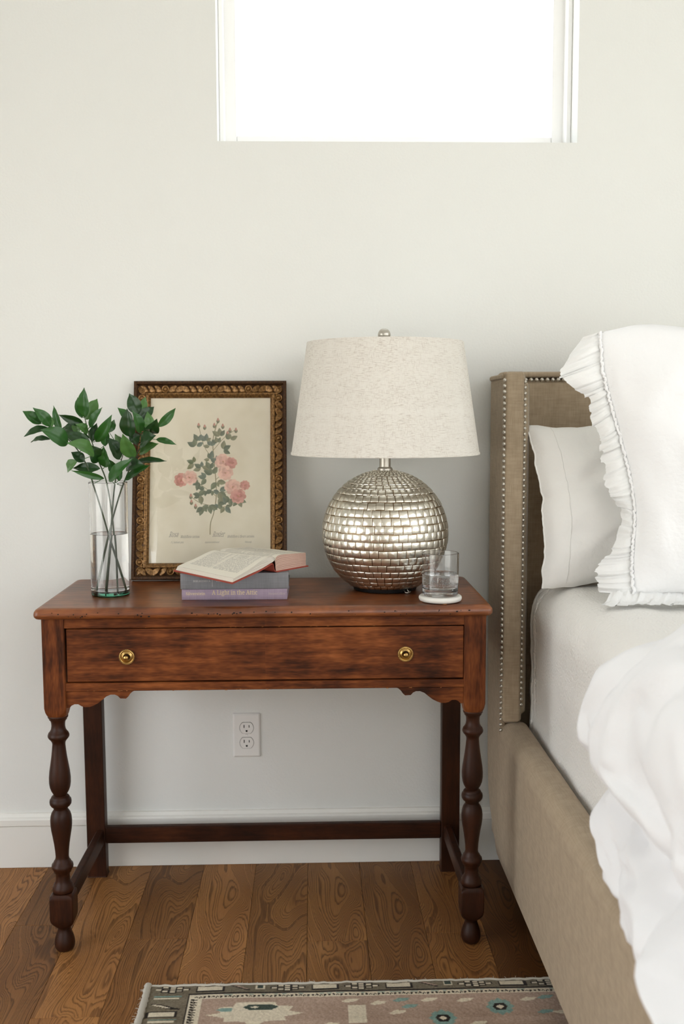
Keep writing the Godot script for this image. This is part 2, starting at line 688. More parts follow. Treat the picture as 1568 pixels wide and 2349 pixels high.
func window(called: String, across: int, at: float, out: float, h: Array, label: String, bars: int) -> void:
	# sash set towards the outside of the opening, with stops, sill and panes
	var o := Node3D.new()
	o.name = called
	add_child(o)
	struct(o, label, "window")
	var p := func(u: float, y: float, d: float) -> Vector3:
		return Vector3(u, y, at + d * signf(out)) if across == 0 else Vector3(at + d * signf(out), y, u)
	var sz := func(u: float, y: float, d: float) -> Vector3:
		return Vector3(u, y, d) if across == 0 else Vector3(d, y, u)
	var w: float = h[1] - h[0]
	var ht: float = h[3] - h[2]
	var um: float = (h[0] + h[1]) / 2
	var ym: float = (h[2] + h[3]) / 2
	for e in [[0.012, 0.045, 0.0835], [0.040, 0.034, 0.118]]:
		var mb := MB.new()
		var f: float = e[0]
		for s in [-1, 1]:
			mb.box(p.call(um + s * (w / 2 - f / 2), ym, e[2]), sz.call(f, ht, e[1]), 0.002)
			mb.box(p.call(um, ym + s * (ht / 2 - f / 2), e[2]), sz.call(w - f * 2, f, e[1]), 0.002)
		put("stop_bead" if f < 0.02 else "sash", mb, M.sash, o)
	for k in bars:
		var mb := MB.new()
		mb.box(p.call(h[0] + w * (k + 1) / (bars + 1), ym, 0.115), sz.call(0.04, ht - 0.09, 0.036), 0.002)
		put("mullion", mb, M.sash, o)
	for k in bars + 1:
		var g := MB.new()
		var pw: float = w / (bars + 1)
		g.box(p.call(h[0] + pw * (k + 0.5), ym, 0.118), sz.call(pw - 0.05, ht - 0.085, 0.0008), 0.0)
		put("pane", g, M.pane, o)


func room() -> void:
	var x0 := ROOM.position.x
	var x1 := ROOM.end.x
	var z1 := ROOM.end.z
	var hy := ROOM.size.y
	var w1 := [-0.2226, 0.6533, 1.812, 2.46]
	pierced("wall_back", 0, 0.0, -T, x0 - T, x1 + T, [w1], "off-white painted wall behind the table and the bed")
	window("window_1", 0, 0.0, -T, w1, "high transom window above the lamp, white with daylight", 0)
	var wl := [0.9, 3.4, 0.20, 1.95]
	pierced("wall_left", 2, x0, -T, 0.0, z1, [wl], "off-white side wall across from the bed")
	window("window_4", 2, x0, -T, wl, "wide window in the side wall across from the bed", 1)
	var wa := [1.25, 4.2, 0.75, 2.55]
	pierced("wall_right", 2, x1, T, 0.0, z1, [wa], "off-white wall beyond the bed")
	window("window_2", 2, x1, T, wa, "wide window beyond the bed", 1)
	var wb := [0.1, 2.35, 0.25, 2.50]
	pierced("wall_front", 0, z1, T, x0 - T, x1 + T, [wb], "off-white wall facing the table")
	window("window_3", 0, z1, T, wb, "wide window facing the table", 2)
	var c := MB.new()
	c.box(Vector3((x0 + x1) / 2, hy + 0.1, z1 / 2), Vector3(x1 - x0 + 0.6, 0.2, z1 + 0.6), 0.0)
	struct(put("ceiling", c, M.ceiling), "plain white ceiling", "ceiling")
	# baseboards: flat board, stepped cap with a soft top edge
	for side in ["back", "left", "right"]:
		var o := Node3D.new()
		o.name = "baseboard_" + side
		add_child(o)
		struct(o, {"back": "white painted baseboard behind the table legs", "left": "white baseboard of the side wall across from the bed", "right": "white baseboard of the wall beyond the bed"}[side], "baseboard")
		var run: float = (x1 - x0) if side == "back" else z1
		var xf := Transform3D(Basis(Vector3.BACK, Vector3.UP, Vector3.LEFT), Vector3(x1, 0, 0))
		if side == "left":
			xf = Transform3D(Basis(Vector3.RIGHT, Vector3.UP, Vector3.BACK), Vector3(x0, 0, 0))
		elif side == "right":
			xf = Transform3D(Basis(Vector3.LEFT, Vector3.UP, Vector3.FORWARD), Vector3(x1, 0, z1))
		var b := MB.new()
		b.prism([Vector2(0, 0.001), Vector2(0.0135, 0.001), Vector2(0.0135, 0.108), Vector2(0.011, 0.1105), Vector2(0, 0.1105)], xf, run)
		put("board", b, M.trim, o)
		b = MB.new()
		b.prism([Vector2(0, 0.111), Vector2(0.0165, 0.111), Vector2(0.0185, 0.113), Vector2(0.0185, 0.1275), Vector2(0.016, 0.131), Vector2(0.010, 0.133), Vector2(0.0075, 0.137), Vector2(0.006, 0.1405), Vector2(0.0, 0.1415)], xf, run)
		put("cap_moulding", b, M.trim, o)


func floor_boards() -> void:
	var base := MB.new()
	base.box(Vector3(0.2, -0.06, 2.35), Vector3(5.6, 0.088, 5.2), 0.0)
	var f := put("floor", base, M.subfloor)
	struct(f, "brown stained oak plank floor", "floor")
	var w := 0.1325
	var x := -0.016 - w * 18
	var r := RandomNumberGenerator.new()
	r.seed = 99
	var joints := {12: [0.31], 13: [0.668, 1.9], 14: [0.38], 15: [1.35], 16: [1.1], 17: [0.402], 18: [0.83], 19: [0.376], 20: [1.2]}
	var tones := {12: 1, 13: 2, 14: 4, 15: 2, 16: 0, 17: 0, 18: 1, 19: 4, 20: 3, 21: 3, 22: 3}
	for i in 40:
		var a := x + i * w
		var col := i - 3 + 2
		var cuts := [0.0]
		var z: float = r.randf_range(0.4, 1.4)
		for j in joints.get(col, []):
			cuts.append(j)
			z = j + r.randf_range(0.9, 1.6)
		while z < 4.5:
			cuts.append(z)
			z += r.randf_range(0.8, 1.7)
		cuts.append(4.7)
		for k in cuts.size() - 1:
			var z0: float = cuts[k]
			var z1: float = cuts[k + 1]
			var lane := r.randi() % 5
			var v0 := r.randf() * 0.35
			var u0 := lane / 5.0 + 0.002
			var u1 := (lane + 1) / 5.0 - 0.002
			var v1: float = v0 + (z1 - z0) / 1.36
			var g := 0.0003
			var e := 0.0006
			var dy := r.randf_range(-0.0002, 0.0002)
			var p := [Vector3(a + g, -0.014, z0 + g), Vector3(a + w - g, -0.014, z0 + g), Vector3(a + w - g, -0.014, z1 - g), Vector3(a + g, -0.014, z1 - g)]
			var q := [Vector3(a + g, -e + dy, z0 + g), Vector3(a + w - g, -e + dy, z0 + g), Vector3(a + w - g, -e + dy, z1 - g), Vector3(a + g, -e + dy, z1 - g)]
			var t := [Vector3(a + g + e, dy, z0 + g + e), Vector3(a + w - g - e, dy, z0 + g + e), Vector3(a + w - g - e, dy, z1 - g - e), Vector3(a + g + e, dy, z1 - g - e)]
			var uvs := [Vector2(u0, v0), Vector2(u1, v0), Vector2(u1, v1), Vector2(u0, v1)]
			var mb := MB.new()
			mb.poly([t[3], t[2], t[1], t[0]], Vector3.UP, [uvs[3], uvs[2], uvs[1], uvs[0]])
			for s in 4:
				var s2 := (s + 1) % 4
				mb.poly([q[s], t[s], t[s2], q[s2]], Vector3.ZERO, [uvs[s], uvs[s], uvs[s2], uvs[s2]])
				mb.poly([p[s], q[s], q[s2], p[s2]], Vector3.ZERO, [uvs[s], uvs[s], uvs[s2], uvs[s2]])
			var tone: int = tones[col] if tones.has(col) else r.randi() % 5
			put("plank", mb, M.oak[tone], f)


# ---------------------------------------------------------------- the writing table
func rrect(x0: float, x1: float, z0: float, z1: float, y: float, rad: float, n := 4) -> PackedVector3Array:
	var o := PackedVector3Array()
	for c in [[x1 - rad, z0 + rad, 0.0], [x0 + rad, z0 + rad, PI / 2], [x0 + rad, z1 - rad, PI], [x1 - rad, z1 - rad, 3 * PI / 2]]:
		for k in n + 1:
			var f: float = c[2] + PI / 2 * k / n
			o.append(Vector3(c[0] + rad * cos(f), y, c[1] - rad * sin(f)))
	return o


func slab(mb: MB, x0: float, x1: float, z0: float, z1: float, prof: Array, rad: float) -> void:
	# prof: Vector2(inset, y) from the underside outwards and up to the top
	var rows := []
	for p in prof:
		rows.append(rrect(x0 + p.x, x1 - p.x, z0 + p.x, z1 - p.x, p.y, rad))
	mb.grid(rows, true)
	mb.cap(rows[0], true)
	mb.cap(rows[-1], false)


func table() -> void:
	var xl := -0.5765
	var xr := 0.3777
	var zb := 0.066
	var zf := 0.4586
	var lx := [-0.5407, 0.3431]
	var lz := 0.4146
	var rz := 0.0585
	var t := thing("writing_table", Vector3(-0.0995, 0, 0.25), "antique reddish brown wooden writing table with turned front legs and one wide drawer", "table")
	var mb := MB.new()
	slab(mb, xl, xr, zb, zf, [Vector2(0.014, 0.7325), Vector2(0.004, 0.7335), Vector2(0.0008, 0.7375), Vector2(0.0, 0.7425), Vector2(0.001, 0.748), Vector2(0.004, 0.7525), Vector2(0.0085, 0.7552), Vector2(0.014, TABLE_Y)], 0.012)
	var top := put("tabletop", mb, M.top, t)
	# worm holes and small losses along the front edge
	mb = MB.new()
	for k in 46:
		var px := rng.randf_range(xl + 0.02, xr - 0.02)
		var py := rng.randf_range(0.7375, 0.7475)
		var s := rng.randf_range(0.0007, 0.0017)
		mb.ball(Vector3(px, py, zf - 0.0003), Vector3(s * rng.randf_range(1, 1.8), s, 0.0012), 4, 7)
	put("worm_holes", mb, M.hole, top).set_meta("kind", "stuff")
	# frame rails between the posts
	var fz := 0.4245
	mb = MB.new()
	mb.box(Vector3(-0.0975, 0.7205, fz), Vector3(0.842, 0.0215, 0.022), 0.0015)
	put("top_rail", mb, M.wood, t)
	mb = MB.new()
	mb.box(Vector3(-0.0975, 0.5845, fz), Vector3(0.842, 0.0175, 0.022), 0.0015)
	put("bottom_rail", mb, M.wood, t)
	for s in [0, 1]:
		mb = MB.new()
		mb.box(Vector3(lx[s], 0.655, 0.237), Vector3(0.02, 0.150, 0.31), 0.0015)
		put("side_panel", mb, M.wood, t)
	mb = MB.new()
	mb.box(Vector3(-0.0975, 0.655, 0.085), Vector3(0.85, 0.15, 0.018), 0.0015)
	put("back_panel", mb, M.wood, t)
	# nicks along the lower rail and posts, down to pale wood
	mb = MB.new()
	for k in 26:
		var nx := rng.randf_range(-0.48, 0.29)
		mb.ball(Vector3(nx, 0.5762 + rng.randf_range(-0.0004, 0.0012), fz + 0.0104), Vector3(rng.randf_range(0.001, 0.0035), rng.randf_range(0.0005, 0.0011), 0.0008), 4, 7)
	for k in 12:
		mb.ball(Vector3(rng.randf_range(-0.35, 0.15), 0.7102, fz + 0.0108), Vector3(rng.randf_range(0.0008, 0.003), 0.0006, 0.0006), 4, 7)
	put("worn_nicks", mb, M.worn, t).set_meta("kind", "stuff")
	# drawer
	mb = MB.new()
	mb.box(Vector3(-0.0975, 0.6515, fz - 0.002), Vector3(0.8345, 0.1125, 0.020), 0.0016)
	var d := put("drawer", mb, M.wood, t)
	mb = MB.new()
	mb.box(Vector3(-0.0975, 0.645, 0.255), Vector3(0.80, 0.09, 0.30), 0.001)
	put("drawer_box", mb, M.wood, d)
	for kx in [-0.389, 0.196]:
		knob(Vector3(kx, 0.6485, fz + 0.0082), d)
	# scalloped brackets under the rail
	var half := [Vector2(0, 0.5762), Vector2(0, 0.540), Vector2(0.006, 0.540), Vector2(0.010, 0.5445), Vector2(0.016, 0.5475), Vector2(0.024, 0.5475), Vector2(0.031, 0.543), Vector2(0.038, 0.541), Vector2(0.048, 0.5415), Vector2(0.056, 0.5445), Vector2(0.065, 0.549), Vector2(0.074, 0.556), Vector2(0.083, 0.5635), Vector2(0.092, 0.5673), Vector2(0.101, 0.5673), Vector2(0.107, 0.5645), Vector2(0.112, 0.559), Vector2(0.124, 0.5585), Vector2(0.129, 0.563), Vector2(0.133, 0.569), Vector2(0.138, 0.5735), Vector2(0.144, 0.5762)]
	for s in [0, 1]:
		mb = MB.new()
		var o := half.map(func(p): return Vector2(lx[0] + 0.0235 + p.x, p.y) if s == 0 else Vector2(lx[1] - 0.0235 - p.x, p.y))
		mb.prism(o, Transform3D(Basis(), Vector3(0, 0, fz - 0.011)), 0.018)
		put("apron_bracket", mb, M.wood, t)
	# front legs: square post with clipped corners, turned shaft, block, turned foot
	for s in [0, 1]:
		front_leg(Vector3(lx[s], 0, lz), t)
	for s in [0, 1]:
		var cx: float = -0.5425 if s == 0 else 0.3440
		mb = MB.new()
		var rows := []
		for e in [[0.0, 0.0], [0.003, -0.0015], [0.70, -0.0015], [0.7325, -0.0015]]:
			var k: float = 0.0245 + e[1]
			var zc: float = rz + 0.012 * e[0]
			rows.append(rrect(cx - k, cx + k, zc - 0.0185 + absf(e[1]), zc + 0.0185 + e[1], e[0] + 0.0008, 0.0025, 2))
		mb.grid(rows, true)
		mb.cap(rows[0], true)
		mb.cap(rows[-1], false)
		put("rear_leg", mb, M.wood_leg, t)
	mb = MB.new()
	mb.box(Vector3(-0.1, 0.1085, 0.066), Vector3(0.842, 0.0425, 0.018), 0.003)
	put("rear_stretcher", mb, M.wood_rail, t)
	for s in [0, 1]:
		mb = MB.new()
		var a := Vector3(lx[s] + (0.009 if s == 0 else -0.006), 0.105, 0.0765)
		var b := Vector3(lx[s] + (0.006 if s == 0 else -0.004), 0.107, lz - 0.018)
		var dir := (b - a).normalized()
		mb.box((a + b) / 2, Vector3(0.019, 0.039, a.distance_to(b)), 0.004, Basis(Vector3.UP.cross(dir).normalized(), dir.cross(Vector3.UP.cross(dir)).normalized(), dir))
		put("side_stretcher", mb, M.wood_rail, t)


func knob(at: Vector3, parent: Node3D) -> void:
	var to := Basis(Vector3.RIGHT, Vector3.BACK, Vector3.DOWN)
	var mb := MB.new()
	mb.lathe([Vector2(0.0155, 0), Vector2(0.0162, 0.001), Vector2(0.0158, 0.0024), Vector2(0.0140, 0.0032), Vector2(0.0128, 0.0024), Vector2(0.0118, 0.0012), Vector2(0.0105, 0.0016), Vector2(0.0092, 0.0034), Vector2(0.0078, 0.0036), Vector2(0.0068, 0.0022), Vector2(0.0058, 0.0020), Vector2(0.0, 0.0020)], 40, Vector3.ZERO, 60)
	spin(mb, to, at)
	var k := put("knob", mb, M.brass, parent)
	mb = MB.new()
	for q in 36:
		var f := TAU * q / 36
		mb.ball(Vector3(cos(f) * 0.0157, 0.0024, sin(f) * 0.0157), Vector3.ONE * 0.0012, 4, 6)
	mb.lathe([Vector2(0.003, 0.001), Vector2(0.0026, 0.006), Vector2(0.0045, 0.0085), Vector2(0.0052, 0.0108), Vector2(0.0044, 0.0132), Vector2(0.0022, 0.0146), Vector2(0, 0.0149)], 20)
	spin(mb, to, at)
	put("knob_button", mb, M.brass, k)
	mb = MB.new()
	mb.lathe([Vector2(0.0067, 0.00215), Vector2(0, 0.00215)], 24)
	spin(mb, to, at)
	put("knob_recess", mb, M.brass_dark, k)


func spin(mb: MB, b: Basis, at: Vector3) -> void:
	for k in mb.v.size():
		mb.v[k] = at + b * mb.v[k]
		mb.n[k] = b * mb.n[k]


func front_leg(at: Vector3, parent: Node3D) -> void:
	var mb := MB.new()
	var sq := 0.0232
	# post
	var rows := []
	for e in [[0.518, 0.0195, 0.0185], [0.523, 0.0215, 0.014], [0.530, 0.0226, 0.008], [0.540, sq, 0.003], [0.7325, sq, 0.0015]]:
		rows.append(rrect(at.x - e[1], at.x + e[1], at.z - e[1], at.z + e[1], e[0], e[2], 3))
	mb.grid(rows, true)
	mb.cap(rows[0], true)
	mb.cap(rows[-1], false)
	var leg := put("front_leg", mb, M.wood_up, parent)
	mb = MB.new()
	var prof := [Vector2(0.0150, 0.128), Vector2(0.0205, 0.131), Vector2(0.0228, 0.136), Vector2(0.0222, 0.142), Vector2(0.0200, 0.1455), Vector2(0.0198, 0.1475), Vector2(0.0172, 0.151), Vector2(0.0152, 0.157), Vector2(0.0148, 0.166), Vector2(0.0152, 0.1725), Vector2(0.0188, 0.176), Vector2(0.0190, 0.179), Vector2(0.0222, 0.1835), Vector2(0.0230, 0.188), Vector2(0.0222, 0.1925), Vector2(0.0186, 0.1955), Vector2(0.0182, 0.1985), Vector2(0.0150, 0.203), Vector2(0.0138, 0.209), Vector2(0.0145, 0.222), Vector2(0.0163, 0.238), Vector2(0.0188, 0.254), Vector2(0.0212, 0.268), Vector2(0.0226, 0.280), Vector2(0.0228, 0.290), Vector2(0.0218, 0.299), Vector2(0.0196, 0.3065), Vector2(0.0160, 0.312), Vector2(0.0142, 0.3145), Vector2(0.0158, 0.318), Vector2(0.0160, 0.320), Vector2(0.0196, 0.3215), Vector2(0.0224, 0.326), Vector2(0.0230, 0.331), Vector2(0.0222, 0.336), Vector2(0.0196, 0.338), Vector2(0.0194, 0.3405), Vector2(0.0178, 0.343), Vector2(0.0140, 0.3455), Vector2(0.0150, 0.349), Vector2(0.0184, 0.355), Vector2(0.0212, 0.363), Vector2(0.0226, 0.373), Vector2(0.0227, 0.384), Vector2(0.0214, 0.398), Vector2(0.0190, 0.413), Vector2(0.0166, 0.428), Vector2(0.0148, 0.443), Vector2(0.0136, 0.456), Vector2(0.0140, 0.461), Vector2(0.0168, 0.466), Vector2(0.0200, 0.4695), Vector2(0.0222, 0.473), Vector2(0.0226, 0.4765), Vector2(0.0212, 0.480), Vector2(0.0208, 0.4815), Vector2(0.0178, 0.485), Vector2(0.0152, 0.490), Vector2(0.0142, 0.497), Vector2(0.0146, 0.504), Vector2(0.0162, 0.509), Vector2(0.0185, 0.511), Vector2(0.0187, 0.514), Vector2(0.0208, 0.5155), Vector2(0.0214, 0.519), Vector2(0.0195, 0.522)]
	mb.lathe(prof, 36, Vector3(at.x, 0, at.z), 50)
	put("turned_shaft", mb, M.wood_leg, leg)
	mb = MB.new()
	rows = []
	for e in [[0.052, 0.015, 0.0145], [0.057, 0.0195, 0.015], [0.063, 0.0225, 0.011], [0.070, 0.0245, 0.006], [0.078, 0.0250, 0.003], [0.120, 0.0250, 0.003], [0.127, 0.0243, 0.005], [0.1305, 0.021, 0.012]]:
		rows.append(rrect(at.x - e[1], at.x + e[1], at.z - e[1], at.z + e[1], e[0], e[2], 3))
	mb.grid(rows, true)
	mb.cap(rows[0], true)
	mb.cap(rows[-1], false)
	put("leg_block", mb, M.wood_leg, leg)
	mb = MB.new()
	mb.lathe([Vector2(0, 0.0003), Vector2(0.0145, 0.0003), Vector2(0.0180, 0.003), Vector2(0.0205, 0.008), Vector2(0.0216, 0.015), Vector2(0.0210, 0.023), Vector2(0.0186, 0.032), Vector2(0.0155, 0.040), Vector2(0.0136, 0.047), Vector2(0.0138, 0.052), Vector2(0.0165, 0.056)], 32, Vector3(at.x, 0, at.z), 50)
	put("turned_foot", mb, M.wood_leg, leg)


# ---------------------------------------------------------------- the lamp
func lamp() -> void:
	var c := Vector3(0.166, TABLE_Y, 0.247)
	var t := thing("table_lamp", c, "silver globe table lamp covered in small raised bricks with a pale linen drum shade", "lamp")
	var R := 0.1415
	var cy := 0.886
	var mb := MB.new()
	var prof := []
	for k in 41:
		var a := deg_to_rad(lerpf(148.0, 6.0, k / 40.0))
		prof.append(Vector2(R * sin(a), cy + R * cos(a)))
	mb.lathe(prof, 64, Vector3(c.x, 0, c.z), 60)
	var globe := put("globe", mb, M.antique, t)
	mb = MB.new()
	mb.lathe([Vector2(0, TABLE_Y + 0.0004), Vector2(0.068, TABLE_Y + 0.0004), Vector2(0.0715, TABLE_Y + 0.002), Vector2(0.0725, TABLE_Y + 0.006), Vector2(0.0735, TABLE_Y + 0.0105), Vector2(0.070, TABLE_Y + 0.0125), Vector2(0.0, TABLE_Y + 0.0125)], 56, Vector3(c.x, 0, c.z))
	put("base_ring", mb, M.black, t)
	# bricks in courses, as many as show; those of the far side are one part
	var th := 8.0
	var back := MB.new()
	var shown := 0
	var course := 0
	while th < 145.0:
		var dt := 3.7 + 3.5 * smoothstep(12.0, 55.0, th)
		if th > 115.0:
			dt = lerpf(7.2, 5.6, (th - 115.0) / 30.0)
		var a0 := deg_to_rad(th)
		var a1 := deg_to_rad(th + dt)
		var mid := (a0 + a1) / 2
		var cnt := int(round(lerpf(24.0, 43.0, pow(sin(mid), 0.8))))
		var df := TAU / cnt
		var gap := 0.0005
		var phase := rng.randf() * df
		var variants := []
		for vnt in 3:
			var lift := rng.randf_range(0.0014, 0.0021)
			var rows := []
			var ga := gap / R
			var gf := gap / (R * sin(mid))
			var ts := [a1 - ga, a1 - ga * 3.2, (a0 + a1) / 2, a0 + ga * 3.4, a0 + ga]
			var hs := [-0.0004, lift, lift * 1.04, lift * 0.86, -0.0006]
			var fs := [-df / 2 + gf, -df / 2 + gf * 2.8, 0.0, df / 2 - gf * 2.8, df / 2 - gf]
			var ws := [0.0, 1.0, 1.06, 1.0, 0.0]
			for i in 5:
				var row := PackedVector3Array()
				for j in 5:
					var hh: float = hs[i] if i in [0, 4] else hs[i] * ws[j] - (0.0005 if j in [0, 4] else 0.0)
					var rr := R + hh
					row.append(Vector3(rr * sin(ts[i]) * cos(fs[j]), rr * cos(ts[i]), -rr * sin(ts[i]) * sin(fs[j])))
				rows.append(row)
			var b := MB.new()
			b.grid(rows)
			variants.append([b, b.mesh()])
		for k in cnt:
			var f := phase + df * (k + 0.5)
			var pick = variants[rng.randi() % 3]
			var towards := Vector3(cos(f), 0, -sin(f))
			var eye := Vector3(-c.x, 0, 2.52 - c.z).normalized()
			var bs := Basis(Vector3.UP, f) * Basis(Vector3(0, 0, 1), rng.randf_range(-0.006, 0.006)) * Basis(Vector3(0, 1, 0), rng.randf_range(-0.003, 0.003))
			if towards.dot(eye) > 0.27 and shown < 298:
				again("brick", pick[1], M.silver, globe, Transform3D(bs, Vector3(0, cy - TABLE_Y, 0)))
				shown += 1
			else:
				var at := back.v.size()
				for q in pick[0].v.size():
					back.v.append(Vector3(c.x, cy, c.z) + bs * pick[0].v[q])
					back.n.append(bs * pick[0].n[q])
					back.uv.append(Vector2.ZERO)
				for q in pick[0].ix:
					back.ix.append(at + q)
		th += dt
		course += 1
	put("rear_bricks", back, M.silver, globe).set_meta("kind", "stuff")
	mb = MB.new()
	mb.lathe([Vector2(0.0172, 1.0235), Vector2(0.0172, 1.0300), Vector2(0.0164, 1.0325), Vector2(0.0146, 1.0335), Vector2(0.0130, 1.0345), Vector2(0.0126, 1.036), Vector2(0.0124, 1.075), Vector2(0.0130, 1.078), Vector2(0.0130, 1.088), Vector2(0, 1.088)], 28, Vector3(c.x, 0, c.z))
	put("neck", mb, M.nickel, t)
	# socket, bulb and harp inside the shade
	mb = MB.new()
	mb.lathe([Vector2(0.016, 1.087), Vector2(0.016, 1.125), Vector2(0.013, 1.13), Vector2(0, 1.13)], 20, Vector3(c.x, 0, c.z))
	put("socket", mb, M.brass, t)
	mb = MB.new()
	mb.lathe([Vector2(0.012, 1.13), Vector2(0.014, 1.145), Vector2(0.024, 1.165), Vector2(0.029, 1.185), Vector2(0.025, 1.207), Vector2(0.012, 1.22), Vector2(0, 1.223)], 20, Vector3(c.x, 0, c.z))
	put("bulb", mb, M.plaster, t)
	mb = MB.new()
	for s in [-1, 1]:
		mb.tube(spline(vec([[c.x + s * 0.018, 1.09, c.z], [c.x + s * 0.05, 1.14, c.z], [c.x + s * 0.055, 1.22, c.z], [c.x + s * 0.025, 1.29, c.z], [c.x, 1.3075, c.z]]), 5), [0.0015], 6)
	put("harp", mb, M.brass, t)
	# shade: an open cone with bound edges
	var r0 := 0.2115
	var r1 := 0.1745
	mb = MB.new()
	var y0 := 1.063
	var y1 := 1.3125
	mb.lathe([Vector2(r0, y0), Vector2(lerpf(r0, r1, 0.5), (y0 + y1) / 2), Vector2(r1, y1)], 96, Vector3(c.x, 0, c.z))
	mb.lathe([Vector2(r1, y1), Vector2(r1 - 0.0012, y1)], 96, Vector3(c.x, 0, c.z))
	mb.lathe([Vector2(r1 - 0.0012, y1), Vector2(r0 - 0.0012, y0)], 96, Vector3(c.x, 0, c.z))
	mb.lathe([Vector2(r0 - 0.0012, y0), Vector2(r0, y0)], 96, Vector3(c.x, 0, c.z))
	var sh := put("shade", mb, M.shade, t)
	for e in [[r1, y1 - 0.004, 0.0065], [r0, y0 + 0.0035, 0.006]]:
		mb = MB.new()
		var rr: float = e[0]
		var slope := (r1 - r0) / (y1 - y0)
		mb.lathe([Vector2(rr - slope * e[2] / 2 + 0.0003, e[1] - e[2] / 2), Vector2(rr + 0.0009, e[1]), Vector2(rr + slope * e[2] / 2 + 0.0003, e[1] + e[2] / 2)], 96, Vector3(c.x, 0, c.z))
		put("shade_binding", mb, M.shade, sh)
	mb = MB.new()
	for k in 3:
		var f := TAU * k / 3 + 0.4
		mb.tube([Vector3(c.x, 1.3085, c.z), Vector3(c.x + cos(f) * (r1 - 0.002), 1.3085, c.z + sin(f) * (r1 - 0.002))], [0.0014], 6)
	put("spider", mb, M.brass, sh)
	mb = MB.new()
	mb.lathe([Vector2(0.007, 1.309), Vector2(0.007, 1.3155), Vector2(0.0045, 1.3165)], 20, Vector3(c.x, 0, c.z))
	mb.ball(Vector3(c.x - 0.002, 1.3295, c.z), Vector3.ONE * 0.0143, 14, 24)
	put("finial", mb, M.nickel, t)
	# flex leaving the back of the base, one turn of it caught at the front rim
	mb = MB.new()
	mb.tube(spline(vec([[0.206, 0.7700, 0.2965], [0.2045, 0.7625, 0.3085], [0.2085, 0.7585, 0.3165], [0.2145, 0.7585, 0.3125], [0.219, 0.7585, 0.303]]), 6), [0.0018], 8)
	mb.tube(spline(vec([[0.211, 0.771, 0.294], [0.2115, 0.764, 0.303], [0.215, 0.7585, 0.306]]), 6), [0.0016], 8)
	put("flex", mb, M.nickel, t)


# ---------------------------------------------------------------- the bed
func arc(c: Vector2, r: float, a0: float, a1: float, n: int) -> Array:
	var o := []
	for k in n + 1:
		var a := deg_to_rad(lerpf(a0, a1, float(k) / n))
		o.append(c + Vector2(cos(a), sin(a)) * r)
	return o


